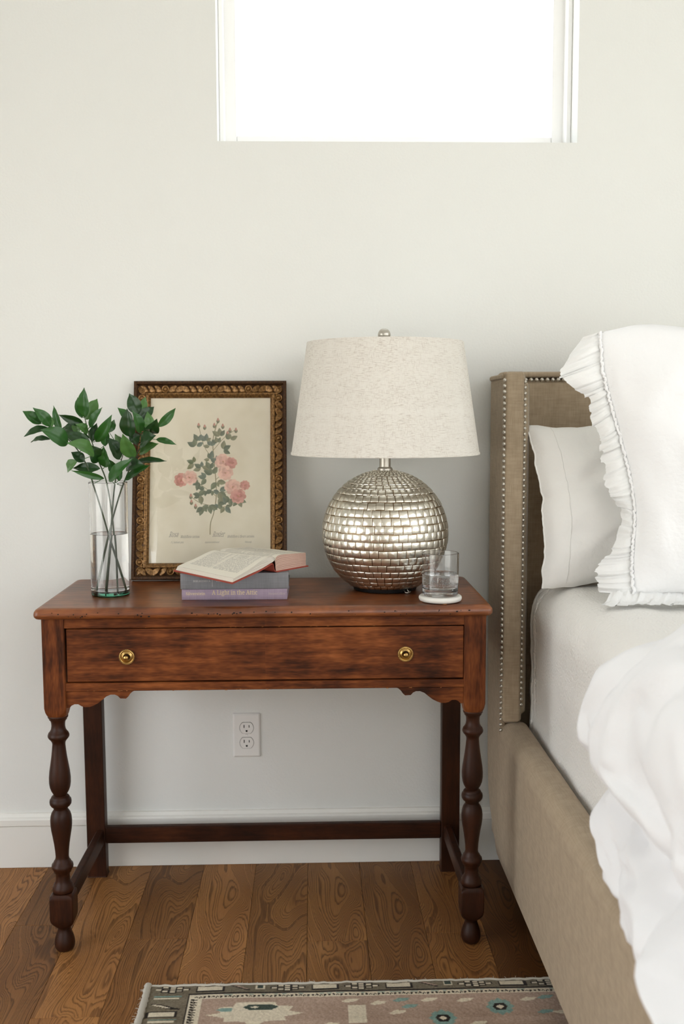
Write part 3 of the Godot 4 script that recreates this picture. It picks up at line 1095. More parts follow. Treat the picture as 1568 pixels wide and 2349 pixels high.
func bed() -> void:
	var xa := 0.443
	var xb := 2.03
	var t := thing("upholstered_bed", Vector3(1.24, 0, 1.2), "tan linen upholstered bed frame with winged headboard and nailhead trim", "bed")
	# headboard panel, border band along its top
	var mb := MB.new()
	mb.box(Vector3((xa + xb) / 2, 0.66, 0.066), Vector3(xb - xa - 0.03, 1.16, 0.062), 0.016)
	var hb := put("headboard", mb, M.linen, t)
	mb = MB.new()
	mb.box(Vector3((xa + xb) / 2, 1.2465, 0.066), Vector3(xb - xa - 0.03, 0.014, 0.067), 0.006)
	put("top_welt", mb, M.linen, hb)
	var dome := MB.new()
	dome.lathe([Vector2(0.0050, 0), Vector2(0.0048, 0.0016), Vector2(0.0038, 0.0034), Vector2(0.0020, 0.0045), Vector2(0, 0.0049)], 14, Vector3.ZERO, 90)
	var nail := dome.mesh()
	for k in 20:
		again("nailhead", nail, M.nail, hb, Transform3D(Basis(Vector3.RIGHT, PI / 2), Vector3(0.5145 + k * 0.0131, 1.2345, 0.0968) - hb.get_parent().position))
	# wings
	for s in [0, 1]:
		var m := func(x: float) -> float: return x if s == 0 else xa + xb - x
		mb = MB.new()
		var side := [Vector2(0.030, 1.226), Vector2(0.034, 1.236), Vector2(0.045, 1.2425), Vector2(0.198, 1.2455), Vector2(0.198, 0.0925), Vector2(0.180, 0.0925), Vector2(0.165, 0.100), Vector2(0.078, 0.172), Vector2(0.052, 0.215), Vector2(0.036, 0.30), Vector2(0.030, 0.42)]
		mb.prism(side, Transform3D(Basis(Vector3.BACK, Vector3.UP, Vector3.LEFT), Vector3(m.call(0.4545) + (0.0115 if s else 0.0), 0, 0)), 0.0115)
		var wing := put("wing", mb, M.linen, t)
		mb = MB.new()
		mb.box(Vector3(m.call(0.4425), 1.2385, 0.113), Vector3(0.008, 0.012, 0.160), 0.0035)
		put("side_welt", mb, M.linen, wing)
		mb = MB.new()
		# core behind the front band, and the padded inner face
		mb.box(Vector3(m.call(0.473), 0.67, 0.12), Vector3(0.040, 1.15, 0.145), 0.004)
		mb.box(Vector3(m.call(0.4865), 0.834, 0.148), Vector3(0.037, 0.80, 0.110), 0.015)
		put("inner_padding", mb, M.linen, wing)
		mb = MB.new()
		mb.box(Vector3(m.call(0.4675), 0.8375, 0.2035), Vector3(0.047, 0.824, 0.022), 0.008)
		put("front_band", mb, M.linen, wing)
		if s == 0:
			for k in 63:
				again("nailhead", nail, M.nail, wing, Transform3D(Basis(Vector3.UP, -0.75) * Basis(Vector3.RIGHT, PI / 2), Vector3(0.4438, 1.230 - k * 0.01325, 0.2065) - t.position).scaled_local(Vector3.ONE * 0.92))
			for k in 58:
				again("nailhead", nail, M.nail, wing, Transform3D(Basis(Vector3.UP, 0.75) * Basis(Vector3.RIGHT, PI / 2), Vector3(0.4900, 1.226 - k * 0.01325, 0.2100) - t.position).scaled_local(Vector3.ONE * 0.8))
	# rails and footboard: padded, rounded over the top
	for s in [0, 1]:
		var prof := [Vector2(0, 0.091), Vector2(0.003, 0.088), Vector2(0.068, 0.088), Vector2(0.068, 0.400)]
		prof.append_array(arc(Vector2(0.048, 0.405), 0.020, 0, 90, 5))
		prof.append_array(arc(Vector2(0.032, 0.393), 0.032, 90, 180, 8))
		prof.append(Vector2(-0.0015, 0.25))
		var lining := prof
		mb = MB.new()
		var xf := Transform3D(Basis(Vector3.RIGHT, Vector3.UP, Vector3.BACK), Vector3(xa, 0, 0.1985))
		if s == 1:
			xf = Transform3D(Basis(Vector3.LEFT, Vector3.UP, Vector3.FORWARD), Vector3(xb, 0, 2.28))
		mb.prism(lining, xf, 2.28 - 0.1985)
		put("side_rail", mb, M.linen, t)
	mb = MB.new()
	mb.box(Vector3((xa + xb) / 2, 0.27, 2.31), Vector3(xb - xa, 0.36, 0.06), 0.02)
	put("footboard", mb, M.linen, t)
	mb = MB.new()
	mb.box(Vector3((xa + xb) / 2, 0.25, 1.2), Vector3(xb - xa - 0.15, 0.03, 2.1), 0.002)
	put("slat_deck", mb, M.dark_cloth, t)
	for p in [[0.60, 0.30], [1.87, 0.30], [0.60, 2.15], [1.87, 2.15]]:
		mb = MB.new()
		mb.box(Vector3(p[0], 0.1175, p[1]), Vector3(0.07, 0.233, 0.07), 0.004)
		put("foot", mb, M.dark_cloth, t)


func bedding() -> void:
	# mattress in its quilted coverlet
	var w := noise(201, 3.2, 3)
	var fine := noise(202, 14.0, 3)
	var rows := []
	var prof := [Vector2(0.0, 0.27)]
	var xm := 0.517
	var xe := 1.955
	var top := 0.766
	prof = [Vector2(xm + 0.012, 0.300), Vector2(xm + 0.004, 0.34)]
	for k in 16:
		prof.append(Vector2(xm, lerpf(0.36, top - 0.085, k / 15.0)))
	prof.append_array(arc(Vector2(xm + 0.085, top - 0.085), 0.085, 180, 90, 12).slice(1))
	for k in 40:
		prof.append(Vector2(lerpf(xm + 0.11, xe - 0.11, k / 39.0), top))
	prof.append_array(arc(Vector2(xe - 0.085, top - 0.085), 0.085, 90, 0, 8))
	prof.append(Vector2(xe, 0.36))
	prof.append(Vector2(xe - 0.012, 0.300))
	var mid := Vector2((xm + xe) / 2, 0.53)
	var steps := 90
	for r in steps + 1:
		var z := lerpf(0.148, 2.235, r / float(steps))
		var e := minf(z - 0.148, 2.235 - z)
		var rnd := 1.0 if e > 0.05 else lerpf(0.955, 1.0, sqrt(1.0 - pow(1.0 - e / 0.05, 2)))
		var row := PackedVector3Array()
		for p in prof:
			var q: Vector2 = mid + (p - mid) * Vector2(lerpf(1.0, rnd, 0.35), rnd)
			var d := w.get_noise_3d(q.x * 1.5, q.y * 1.5, z) * 0.007 + fine.get_noise_3d(q.x, q.y, z * 0.6) * 0.0035
			var dir := (q - mid).normalized()
			if absf(q.x - xm) < 0.03:
				dir = Vector2.LEFT
			elif q.y > 0.74:
				dir = Vector2.UP * -1.0
			row.append(Vector3(q.x + dir.x * d, q.y + dir.y * d, z))
		rows.append(row)
	var mb := MB.new()
	mb.grid(rows, false, true)
	mb.cap(rows[0], false)
	mb.cap(rows[-1], true)
	var bed_top := tag(put("mattress", mb, M.coverlet), "thick mattress covered with a white quilted coverlet", "mattress") as MeshInstance3D
	# stitched hem bands of the coverlet, next to the headboard
	for k in 2:
		mb = MB.new()
		rows = []
		for r in 5:
			var z: float = 0.186 + k * 0.030 + r * 0.005
			var row := PackedVector3Array()
			for i in range(1, 30):
				var p: Vector2 = prof[i]
				var bump := 0.0022 * sin(PI * r / 4.0) + 0.0006 * sin(i * 3.3 + r)
				var d := w.get_noise_3d(p.x * 1.5, p.y * 1.5, z) * 0.007 + fine.get_noise_3d(p.x, p.y, z * 0.6) * 0.0035
				var dir := Vector2.LEFT if i < 18 else (p - Vector2(xm + 0.085, top - 0.085)).normalized()
				row.append(Vector3(p.x + dir.x * (bump + d + 0.0008), p.y + dir.y * (bump + d), z))
			rows.append(row)
		mb.grid(rows, false, true)
		put("hem_band", mb, M.coverlet, bed_top)
	flat_pillow()
	ruffled_sham()
	duvet()


func flat_pillow() -> void:
	# a slept-on pillow standing on its long side against the headboard
	var c := Vector3(0.832, 0.955, 0.250)
	var hx := 0.328
	var hy := 0.194
	var wr := noise(211, 4.0, 3)
	var tilt := Basis(Vector3.BACK, 0.03) * Basis(Vector3.RIGHT, -0.36)
	var at := func(a: float, b: float, face: float) -> Vector3:
		var pinch_x := 1.0 - 0.065 * (1.0 - b * b) * absf(a)
		var pinch_y := 1.0 - 0.075 * (1.0 - a * a) * absf(b)
		var puff := pow(maxf(0.0, 1.0 - pow(absf(a), 2.6)), 0.55) * pow(maxf(0.0, 1.0 - pow(absf(b), 2.6)), 0.55)
		var fold := sin((a * 5.0 - b * 3.0) * 1.6 + wr.get_noise_2d(a * 0.3, b * 0.3) * 6.0) * 0.006 * (1.0 - absf(puff - 0.6))
		var z: float = face * ((0.092 if face > 0 else 0.055) * puff) + (wr.get_noise_2d(a * 0.22 + face * 3.0, b * 0.22) * 0.018 + fold) * puff
		if a < -0.4:
			# slack cloth pulling from the corners of the open end
			z += (sin(b * 10.0 + a * 5.0) * 0.006 + sin((b - a) * 13.0) * 0.003) * puff * smoothstep(-0.4, -0.8, a)
		var edge := wr.get_noise_2d(b * 0.8, a * 0.8 + 9.0) * 0.006
		return c + tilt * Vector3(a * hx * pinch_x + edge * absf(a), b * hy * pinch_y + edge * absf(b), z)
	var mb := MB.new()
	var n := 52
	for face in [1, -1]:
		var rows := []
		for r in n + 1:
			var row := PackedVector3Array()
			for k in n + 1:
				row.append(at.call(-1.0 + 2.0 * k / n, -1.0 + 2.0 * r / n, float(face)))
			rows.append(row)
		mb.grid(rows, false, face < 0)
	var p := tag(put("bed_pillow", mb, M.pillow), "plain white pillow standing against the tan headboard, behind the ruffled one", "pillow") as MeshInstance3D
	# stitched hem of the pillowcase's open end, and its piped edge
	mb = MB.new()
	var line := []
	for r in 41:
		line.append(at.call(-0.84, lerpf(-0.97, 0.97, r / 40.0), 1.0) + Vector3(0, 0, 0.0004))
	mb.tube(line, [0.0009], 6)
	put("hem_stitching", mb, M.pillow, p)
	mb = MB.new()
	line = []
	for r in 61:
		line.append(at.call(-1.0, lerpf(-1.0, 1.0, r / 60.0), 1.0))
	mb.tube(line, [0.0022], 7)
	put("pillowcase_edge", mb, M.pillow, p)


func ruffled_sham() -> void:
	var inner := spline(vec([[0.602, 1.322, 0.408], [0.602, 1.26, 0.423], [0.609, 1.21, 0.434], [0.62, 1.161, 0.445], [0.635, 1.098, 0.459], [0.649, 1.031, 0.474], [0.657, 0.957, 0.491], [0.651, 0.896, 0.505], [0.645, 0.844, 0.517], [0.646, 0.791, 0.529]]), 8)
	var topline := spline(vec([[0.602, 1.322, 0.408], [0.617, 1.337, 0.406], [0.653, 1.333, 0.407], [0.717, 1.316, 0.411], [0.778, 1.296, 0.415], [0.90, 1.272, 0.42], [1.05, 1.27, 0.42], [1.20, 1.31, 0.41], [1.245, 1.322, 0.408]]), 8)
	var wr := noise(221, 5.0, 4)
	var n := 56
	var mb := MB.new()
	for face in [1, -1]:
		var rows := []
		for r in n + 1:
			var b := r / float(n)
			var lft: Vector3 = along(inner, 1.0 - b)
			var rgt := Vector3(1.86 - lft.x, lft.y, lft.z)
			var row := PackedVector3Array()
			for k in n + 1:
				var a := k / float(n)
				var p := lft.lerp(rgt, a)
				var tp: Vector3 = along(topline, a)
				p.y += (tp.y - 1.322) * smoothstep(0.45, 1.0, b)
				var aa := absf(a * 2 - 1)
				var bb := absf(b * 2 - 1)
				var puff := pow(maxf(0, 1 - pow(aa, 2.4)), 0.6) * pow(maxf(0, 1 - pow(bb, 2.6)), 0.6)
				var fold := sin(a * 14.0 + b * 7.0 + wr.get_noise_2d(a * 0.25, b * 0.25) * 8.0) * 0.007
				var slump := wr.get_noise_2d(a * 0.3 + 5 * face, b * 0.3) * 0.032
				p.z += face * (0.105 if face > 0 else 0.02) * puff + (slump + fold) * puff
				# creases running in from the gathered seam
				p.z += sin(b * 70.0 + wr.get_noise_2d(b * 2.0, a) * 6.0) * 0.0022 * exp(-a * 14.0) * puff
				row.append(p)
			rows.append(row)
		mb.grid(rows, false, face < 0)
	var sham := tag(put("ruffled_pillow", mb, M.sham), "large white pillow with a gathered ruffle, leaning in front of the plain pillow", "pillow") as MeshInstance3D
	# gathered ruffle round the left side and the top corner
	var outer := spline(vec([[0.573, 1.312, 0.392], [0.523, 1.246, 0.406], [0.532, 1.214, 0.413], [0.575, 1.186, 0.419], [0.581, 1.143, 0.429], [0.596, 1.098, 0.439], [0.603, 1.053, 0.449], [0.61, 0.995, 0.462], [0.634, 0.955, 0.471], [0.623, 0.889, 0.486], [0.579, 0.833, 0.499], [0.588, 0.790, 0.507]]), 8)
	mb = MB.new()
	var rows := []
	var cols := 9
	var many := 260
	for r in many + 1:
		var s := r / float(many)
		var a: Vector3 = along(inner, s)
		# gathers hang, so the folds trail down from the seam
		var b: Vector3 = along(outer, s + 0.055 * sin(PI * s))
		var ph := s * 118.0 + wr.get_noise_2d(s * 3.0, 0.0) * 9.0
		var amp := 0.55 + 0.45 * wr.get_noise_2d(s * 4.0, 3.0) + 0.3
		var row := PackedVector3Array()
		for k in cols + 1:
			var f := k / float(cols)
			var p := a.lerp(b, f)
			var wave := sin(ph + f * 0.8) + 0.3 * sin(ph * 2.1 + 1.3 - f)
			p.z += wave * amp * 0.0052 * (0.25 + 0.75 * sqrt(f)) + 0.010 * sin(PI * f)
			var lift := sin(ph * 0.5 + 0.7) * 0.0035 * f * f
			p += (b - a).normalized() * lift
			p.y += cos(ph) * 0.0016 * f
			row.append(p)
		rows.append(row)
	mb.grid(rows, false, true)
	put("ruffle", mb, M.gauze, sham)
	# ruffle along the lower edge, lying on the coverlet
	mb = MB.new()
	rows = []
	for r in 201:
		var s := r / 200.0
		var x := lerpf(0.600, 1.24, s)
		var ph := s * 96.0 + wr.get_noise_2d(s * 4.0, 7.0) * 8.0
		var row := PackedVector3Array()
		for k in 8:
			var f := k / 7.0
			var z := 0.530 + f * (0.050 + 0.02 * wr.get_noise_2d(s * 9.0, 5.0)) + sin(ph * 0.37) * 0.006 * f
			var y := lerpf(0.790, 0.7755, smoothstep(0.0, 0.5, f)) + absf(sin(ph * 0.5 + f)) * 0.0060 * (1.1 - f) * (0.6 + wr.get_noise_2d(s * 14.0, f)) + 0.002
			row.append(Vector3(x - f * 0.035 + cos(ph) * 0.003 * f, y, z))
		rows.append(row)
	mb.grid(rows, false, false)
	put("ruffle", mb, M.gauze, sham)
	# the gathered heading where ruffle and cover meet
	mb = MB.new()
	var pts := []
	var rad := []
	for r in 190:
		var s := r / 189.0
		var p: Vector3 = along(inner, s)
		p.z += 0.006
		p.x += wr.get_noise_2d(s * 12.0, 11.0) * 0.005
		pts.append(p)
		rad.append(0.0030 + 0.0011 * sin(r * 1.45 + 2.0 * wr.get_noise_2d(r * 0.1, 4.0)) * (0.5 + wr.get_noise_2d(r * 0.07, 8.0)) + 0.0016 * wr.get_noise_2d(r * 0.15, 2.0))
	mb.tube(pts, rad, 8)
	put("gathered_seam", mb, M.sham, sham)


func duvet() -> void:
	# thrown back over the foot of the bed, bulging over the edge of the mattress in two rolls
	var wr := noise(231, 2.2, 3)
	var big := noise(232, 1.1, 2)
	var base := spline([Vector2(1.62, 0.768), Vector2(1.2, 0.768), Vector2(0.85, 0.768), Vector2(0.66, 0.768), Vector2(0.57, 0.762), Vector2(0.520, 0.715), Vector2(0.512, 0.64), Vector2(0.512, 0.575), Vector2(0.512, 0.52), Vector2(0.510, 0.465), Vector2(0.508, 0.4285)], 12)
	var puff := [0.10, 0.11, 0.115, 0.105, 0.095, 0.10, 0.108, 0.045, 0.090, 0.075, 0.012]
	var cols := base.size()
	var rows := []
	var steps := 84
	for r in steps + 1:
		var u := r / float(steps)
		var row := PackedVector3Array()
		for k in cols:
			var f := k / float(cols - 1)
			var z0 := lerpf(1.18, 0.925, smoothstep(0.0, 0.62, f)) + 0.02 * sin(f * 9.0)
			# the lower hem climbs along the rail
			z0 += smoothstep(0.80, 1.0, f) * 0.13
			var z := lerpf(z0, 2.12, pow(u, 1.6))
			var p: Vector2 = base[k]
			var tan: Vector2 = (base[mini(k + 1, cols - 1)] - base[maxi(k - 1, 0)]).normalized()
			var nor := Vector2(tan.y, -tan.x)
			var fk := f * (puff.size() - 1)
			var i := mini(int(fk), puff.size() - 2)
			var th: float = lerpf(puff[i], puff[i + 1], smoothstep(0.0, 1.0, fk - i))
			th *= 1.0 + 0.35 * big.get_noise_2d(z * 1.2, f * 2.0)
			th += 0.055 * smoothstep(1.22, 1.5, z) * smoothstep(0.62, 0.75, f) * (1.0 - smoothstep(0.93, 1.0, f))
			var e := clampf((z - z0) / 0.105, 0.0, 1.0)
			th *= sqrt(1.0 - pow(1.0 - e, 2))
			# long soft folds radiating from the upper right towards the edge
			var ph := (z - 0.9) * 26.0 - f * 9.0 + wr.get_noise_2d(z * 1.3, f * 2.5) * 4.0
			th += (sin(ph) * 0.010 + sin(ph * 2.3 + 1.0) * 0.004) * e * (1.0 - smoothstep(0.9, 1.0, f))
			th = maxf(th, 0.004 * e)
			row.append(Vector3(p.x + nor.x * th, p.y + nor.y * th, z))
		rows.append(row)
	# close the far lip down onto the coverlet
	var mb := MB.new()
	mb.grid(rows, false, false)
	tag(put("duvet", mb, M.duvet), "puffy white duvet thrown back over the near end of the bed", "duvet")


# ---------------------------------------------------------------- framed print
func picture() -> void:
	var t := thing("framed_print", Vector3(-0.2465, TABLE_Y + 0.0012, 0.1035), "carved dark gold frame with a pink rose print, leaning on the wall behind the books", "picture")
	t.rotation.x = -0.2155
	var w := 0.372
	var h := 0.4855
	var d := 0.022
	var fr := Node3D.new()
	fr.name = "moulding"
	t.add_child(fr)
	# one length of moulding per side, mitred: outer rail, hollow, inner lip
	var prof := [Vector2(0, 0), Vector2(0, d - 0.001), Vector2(0.001, d), Vector2(0.0065, d), Vector2(0.0085, d - 0.002), Vector2(0.0095, d - 0.006), Vector2(0.014, d - 0.0085), Vector2(0.021, d - 0.0085), Vector2(0.0265, d - 0.0065), Vector2(0.0285, d - 0.005), Vector2(0.0300, d - 0.0045), Vector2(0.0325, d - 0.0045), Vector2(0.0350, d - 0.006), Vector2(0.0385, d - 0.0105), Vector2(0.0400, d - 0.0135), Vector2(0.0400, 0)]
	var corner := [Vector3(-w / 2, 0, 0), Vector3(w / 2, 0, 0), Vector3(w / 2, h, 0), Vector3(-w / 2, h, 0)]
	var sets := [[3, 12], [12, 15]]
	for s in 4:
		var a: Vector3 = corner[s]
		var b: Vector3 = corner[(s + 1) % 4]
		var dir := (b - a).normalized()
		var inn := Vector3.BACK.cross(dir)
		for g in [[0, 9, M.gilt_dark, "outer_rail"], [8, 15, M.gilt, "inner_lip"]]:
			var mb := MB.new()
			for k in range(g[0], g[1]):
				var p: Vector2 = prof[k]
				var q: Vector2 = prof[k + 1]
				mb.poly([a + inn * p.x + dir * p.x + Vector3.BACK * p.y, b + inn * p.x - dir * p.x + Vector3.BACK * p.y, b + inn * q.x - dir * q.x + Vector3.BACK * q.y, a + inn * q.x + dir * q.x + Vector3.BACK * q.y])
			put(g[3], mb, g[2], fr, true)
	# carved acanthus: leaning lobes, and a boss in place of every eighth
	var lobe := MB.new()
	var rows := []
	for i in 13:
		var f := -1.0 + i / 6.0
		var row := PackedVector3Array()
		for j in 11:
			var g := -1.0 + j / 5.0
			var span := sqrt(maxf(0.02, 1.0 - 0.82 * f * f))
			var rise := pow(maxf(0.0, (f + 1.0) / 2.0), 0.75) * (1.0 - smoothstep(0.72, 1.0, f))
			var groove := 0.0011 * (exp(-pow((g - 0.35) * 6.0, 2)) + exp(-pow((g + 0.2) * 6.0, 2)))
			row.append(Vector3(0.0118 * f - 0.0045 * g * g + 0.0052 * g, 0.0098 * g * span, 0.0098 * rise * sqrt(maxf(0.0, 1.0 - g * g)) - groove * rise - 0.0008))
		rows.append(row)
	lobe.grid(rows, false, true)
	var lobe_mesh := lobe.mesh()
	var other := MB.new()
	for row in rows:
		for k in row.size():
			row[k].x = -row[k].x
	other.grid(rows)
	var lobe_back := other.mesh()
	var boss := MB.new()
	boss.lathe([Vector2(0.0098, 0), Vector2(0.0102, 0.0022), Vector2(0.0088, 0.0042), Vector2(0.0066, 0.0036), Vector2(0.0058, 0.0028), Vector2(0.0048, 0.0042), Vector2(0.0030, 0.0062), Vector2(0, 0.0068)], 22, Vector3.ZERO, 70)
	var boss_mesh := boss.mesh()
	var to_front := Basis(Vector3.RIGHT, Vector3.BACK, Vector3.DOWN)
	for s in 4:
		var a: Vector3 = corner[s]
		var b: Vector3 = corner[(s + 1) % 4]
		var dir := (b - a).normalized()
		var inn := Vector3.BACK.cross(dir)
		var cnt := int(a.distance_to(b) / 0.0165)
		for k in cnt:
			var pos := a + dir * ((k + 0.5) / cnt * a.distance_to(b)) + inn * 0.0192 + Vector3.BACK * (d - 0.0086)
			var edge := minf(pos.distance_to(a), pos.distance_to(b))
			if edge < 0.030:
				continue
			var place := posmod(k - cnt / 2, 6)
			if place == 0:
				again("carved_boss", boss_mesh, M.gilt, fr, Transform3D(Basis(dir, inn, Vector3.BACK) * to_front, pos))
			else:
				var ahead := place > 3
				var basis := Basis(dir, inn, Vector3.BACK) * Basis(Vector3.BACK, 0.38 if ahead else -0.38)
				again("carved_leaf", lobe_mesh if ahead else lobe_back, M.gilt, fr, Transform3D(basis, pos + Vector3.BACK * rng.randf_range(-0.0006, 0.0006)))
		var cb := Basis(dir, inn, Vector3.BACK) * Basis(Vector3.BACK, PI / 4)
		for q in [-0.35, 0.35]:
			again("carved_leaf", lobe_mesh, M.gilt, fr, Transform3D(cb * Basis(Vector3.BACK, q), a + (dir + inn) * 0.0195 + Vector3.BACK * (d - 0.0086)).scaled_local(Vector3.ONE * 0.8))
	# print and glass
	var iw := w - 0.078
	var ih := h - 0.078
	var mb := MB.new()
	mb.poly([Vector3(-iw / 2, 0.039, 0.0065), Vector3(iw / 2, 0.039, 0.0065), Vector3(iw / 2, h - 0.039, 0.0065), Vector3(-iw / 2, h - 0.039, 0.0065)], Vector3.BACK, [Vector2(0, 1), Vector2(1, 1), Vector2(1, 0), Vector2(0, 0)])
	mb.box(Vector3(0, h / 2, 0.003), Vector3(iw, ih, 0.006), 0.0)
	var sheet := mat(Color(1, 1, 1), 0.85)
	sheet.albedo_texture = botanical()
	put("rose_print", mb, sheet, t, true)
	mb = MB.new()
	mb.box(Vector3(0, h / 2, 0.0082), Vector3(iw, ih, 0.0012), 0.0)
	put("picture_glass", mb, M.picture_glass, t, true)
	var ink := mat(Color(0.52, 0.495, 0.45), 0.9)
	for l in [["Rosa", 0.0135, -0.101, 0.0985, 0.56], ["Multiflora carnea.", 0.0066, -0.0725, 0.0985, 0.62], ["Rosier", 0.0135, 0.004, 0.0985, 0.52], ["Multiflore à fleurs carnées.", 0.0064, 0.0405, 0.0985, 0.60], ["P. J. Redouté pinx.", 0.0046, -0.095, 0.0865, 0.6], ["Imprimerie de Rémond", 0.0042, -0.013, 0.0865, 0.55], ["Talbot sculp.", 0.0042, 0.083, 0.0865, 0.5]]:
		letter(l[0], l[1], Vector3(l[2], l[3], 0.00655), 0.32, ink, t, true, l[4])



# flat lettering: baseline starts at `at`, x-slanted
func letter(text: String, size: float, at: Vector3, slant: float, m: Material, parent: Node3D, serif := true, squeeze := 1.0, turn := Basis()) -> void:
	var tm := TextMesh.new()
	var f := SystemFont.new()
	f.font_names = PackedStringArray(["Droid Serif" if serif else "Droid Sans"])
	tm.font = f
	tm.text = text
	tm.font_size = 48
	tm.pixel_size = size / 36.0
	tm.depth = 0.0002
	tm.curve_step = 2.0
	tm.horizontal_alignment = HORIZONTAL_ALIGNMENT_LEFT
	tm.vertical_alignment = VERTICAL_ALIGNMENT_BOTTOM
	var o := MeshInstance3D.new()
	o.name = "lettering"
	o.mesh = tm
	o.material_override = m
	o.transform = Transform3D(turn * Basis(Vector3(squeeze, 0, 0), Vector3(slant, 1, 0), Vector3.BACK), at)
	parent.add_child(o, true)


func petal_blob(im: Image, c: Vector2, r: float, tone: Color) -> void:
	# a full old-fashioned rose: overlapping petals from outside in
	for ringn in 4:
		var rr := r * (1.0 - ringn * 0.24)
		var cnt := 9 - ringn * 2
		for k in cnt:
			var f := TAU * k / cnt + ringn * 0.5 + rng.randf() * 0.3
			var pc := c + Vector2(cos(f), sin(f) * 0.92) * rr * 0.55
			var pts := []
			for q in 12:
				var g := TAU * q / 12
				pts.append(pc + (Vector2(cos(g) * rr * 0.52, sin(g) * rr * 0.40)).rotated(f))
			var d := rng.randf_range(-0.07, 0.06)
			fill_shape(im, pts, Color(tone.r + d - ringn * 0.01, tone.g + d - ringn * 0.025, tone.b + d - ringn * 0.02), 0.015)
	fill_shape(im, [c + Vector2(-r * 0.12, 0), c + Vector2(0, -r * 0.1), c + Vector2(r * 0.12, 0), c + Vector2(0, r * 0.1)], Color(0.68, 0.52, 0.34), 0.03)


func paint_leaf(im: Image, a: Vector2, b: Vector2, wd: float, c: Color) -> void:
	var d := b - a
	var nrm := Vector2(-d.y, d.x).normalized()
	for half in [-1, 1]:
		var pts := [a]
		for k in range(1, 9):
			var f := k / 8.0
			pts.append(a + d * f + nrm * half * wd * sin(PI * pow(f, 0.8)) * 0.5)
		for k in range(7, 0, -1):
			pts.append(a + d * (k / 8.0))
		var sft: float = 0.03 * half
		fill_shape(im, pts, Color(c.r + sft, c.g + sft, c.b + sft), 0.012)


func stroke(im: Image, pts: Array, wd: float, c: Color) -> void:
	for k in pts.size() - 1:
		var d: Vector2 = (pts[k + 1] - pts[k]).normalized()
		var nrm := Vector2(-d.y, d.x) * wd / 2
		fill_shape(im, [pts[k] + nrm, pts[k + 1] + nrm, pts[k + 1] - nrm, pts[k] - nrm], c, 0.01)


func botanical() -> ImageTexture:
	var w := 720
	var h := 1000
	var im := mix_image(w, h, [layer(301, w, h, 4, 4, 0.02, 4), layer(302, w, h, 1, 1, 0.3, 2)], [0.6, 0.25], 1.0, [Color(0.84, 0.80, 0.70), Color(0.88, 0.845, 0.755), Color(0.91, 0.88, 0.80)])
	var greens := [Color(0.36, 0.40, 0.30), Color(0.43, 0.46, 0.34), Color(0.50, 0.50, 0.37), Color(0.40, 0.45, 0.38)]
	var stem := Color(0.52, 0.48, 0.32)
	var S := func(x: float, y: float) -> Vector2: return Vector2(x, y) * Vector2(w, h)
	stroke(im, spline([S.call(0.50, 0.83), S.call(0.505, 0.76), S.call(0.53, 0.70), S.call(0.55, 0.60), S.call(0.545, 0.50), S.call(0.53, 0.38), S.call(0.52, 0.26), S.call(0.56, 0.14)], 5), 5.0, stem)
	for b in [[0.55, 0.60, 0.40, 0.52, 0.29, 0.48], [0.545, 0.50, 0.63, 0.44, 0.66, 0.36], [0.55, 0.58, 0.66, 0.57, 0.74, 0.53], [0.53, 0.38, 0.45, 0.30, 0.40, 0.17], [0.525, 0.32, 0.62, 0.24, 0.70, 0.20], [0.54, 0.66, 0.42, 0.64, 0.34, 0.60], [0.545, 0.67, 0.65, 0.66, 0.72, 0.64]]:
		stroke(im, spline([S.call(b[0], b[1]), S.call(b[2], b[3]), S.call(b[4], b[5])], 6), 3.0, stem)
	var sites := [[0.50, 0.30], [0.46, 0.27], [0.56, 0.28], [0.40, 0.27], [0.60, 0.32], [0.37, 0.40], [0.43, 0.43], [0.50, 0.44], [0.47, 0.49], [0.41, 0.51], [0.55, 0.51], [0.60, 0.42], [0.52, 0.56], [0.46, 0.56], [0.60, 0.60], [0.66, 0.61], [0.42, 0.59], [0.56, 0.64], [0.49, 0.65], [0.70, 0.56], [0.62, 0.66], [0.50, 0.38], [0.58, 0.24], [0.66, 0.26], [0.44, 0.66], [0.52, 0.47], [0.56, 0.40], [0.38, 0.30], [0.57, 0.57], [0.73, 0.62]]
	for s in sites:
		var at: Vector2 = S.call(s[0], s[1])
		var f0: float = (at - S.call(0.53, 0.5)).angle() + rng.randf_range(-0.7, 0.7)
		for q in [-0.9, 0.0, 0.9]:
			var len := rng.randf_range(38, 62)
			var dir := Vector2.from_angle(f0 + q + rng.randf_range(-0.25, 0.25))
			paint_leaf(im, at + dir * 6, at + dir * len, len * 0.52, greens[rng.randi() % 4])
	for r in [[0.26, 0.50, 42, 0], [0.33, 0.487, 44, 1], [0.605, 0.39, 48, 1], [0.67, 0.40, 36, 0], [0.625, 0.46, 45, 1], [0.685, 0.545, 48, 1], [0.73, 0.60, 46, 0], [0.785, 0.535, 30, 0]]:
		petal_blob(im, S.call(r[0], r[1]), r[2], [Color(0.79, 0.575, 0.515), Color(0.875, 0.725, 0.65)][r[3]])
	for b in [[0.40, 0.17], [0.45, 0.18], [0.56, 0.14], [0.60, 0.175], [0.53, 0.17], [0.66, 0.20], [0.71, 0.20], [0.64, 0.22], [0.34, 0.60], [0.345, 0.635], [0.38, 0.66]]:
		var p: Vector2 = S.call(b[0], b[1])
		paint_leaf(im, p + Vector2(0, 18), p + Vector2(2, -14), 20, Color(0.46, 0.45, 0.33))
		paint_leaf(im, p + Vector2(0, 4), p + Vector2(1, -18), 14, Color(0.74, 0.53, 0.45))
	return tex(im)


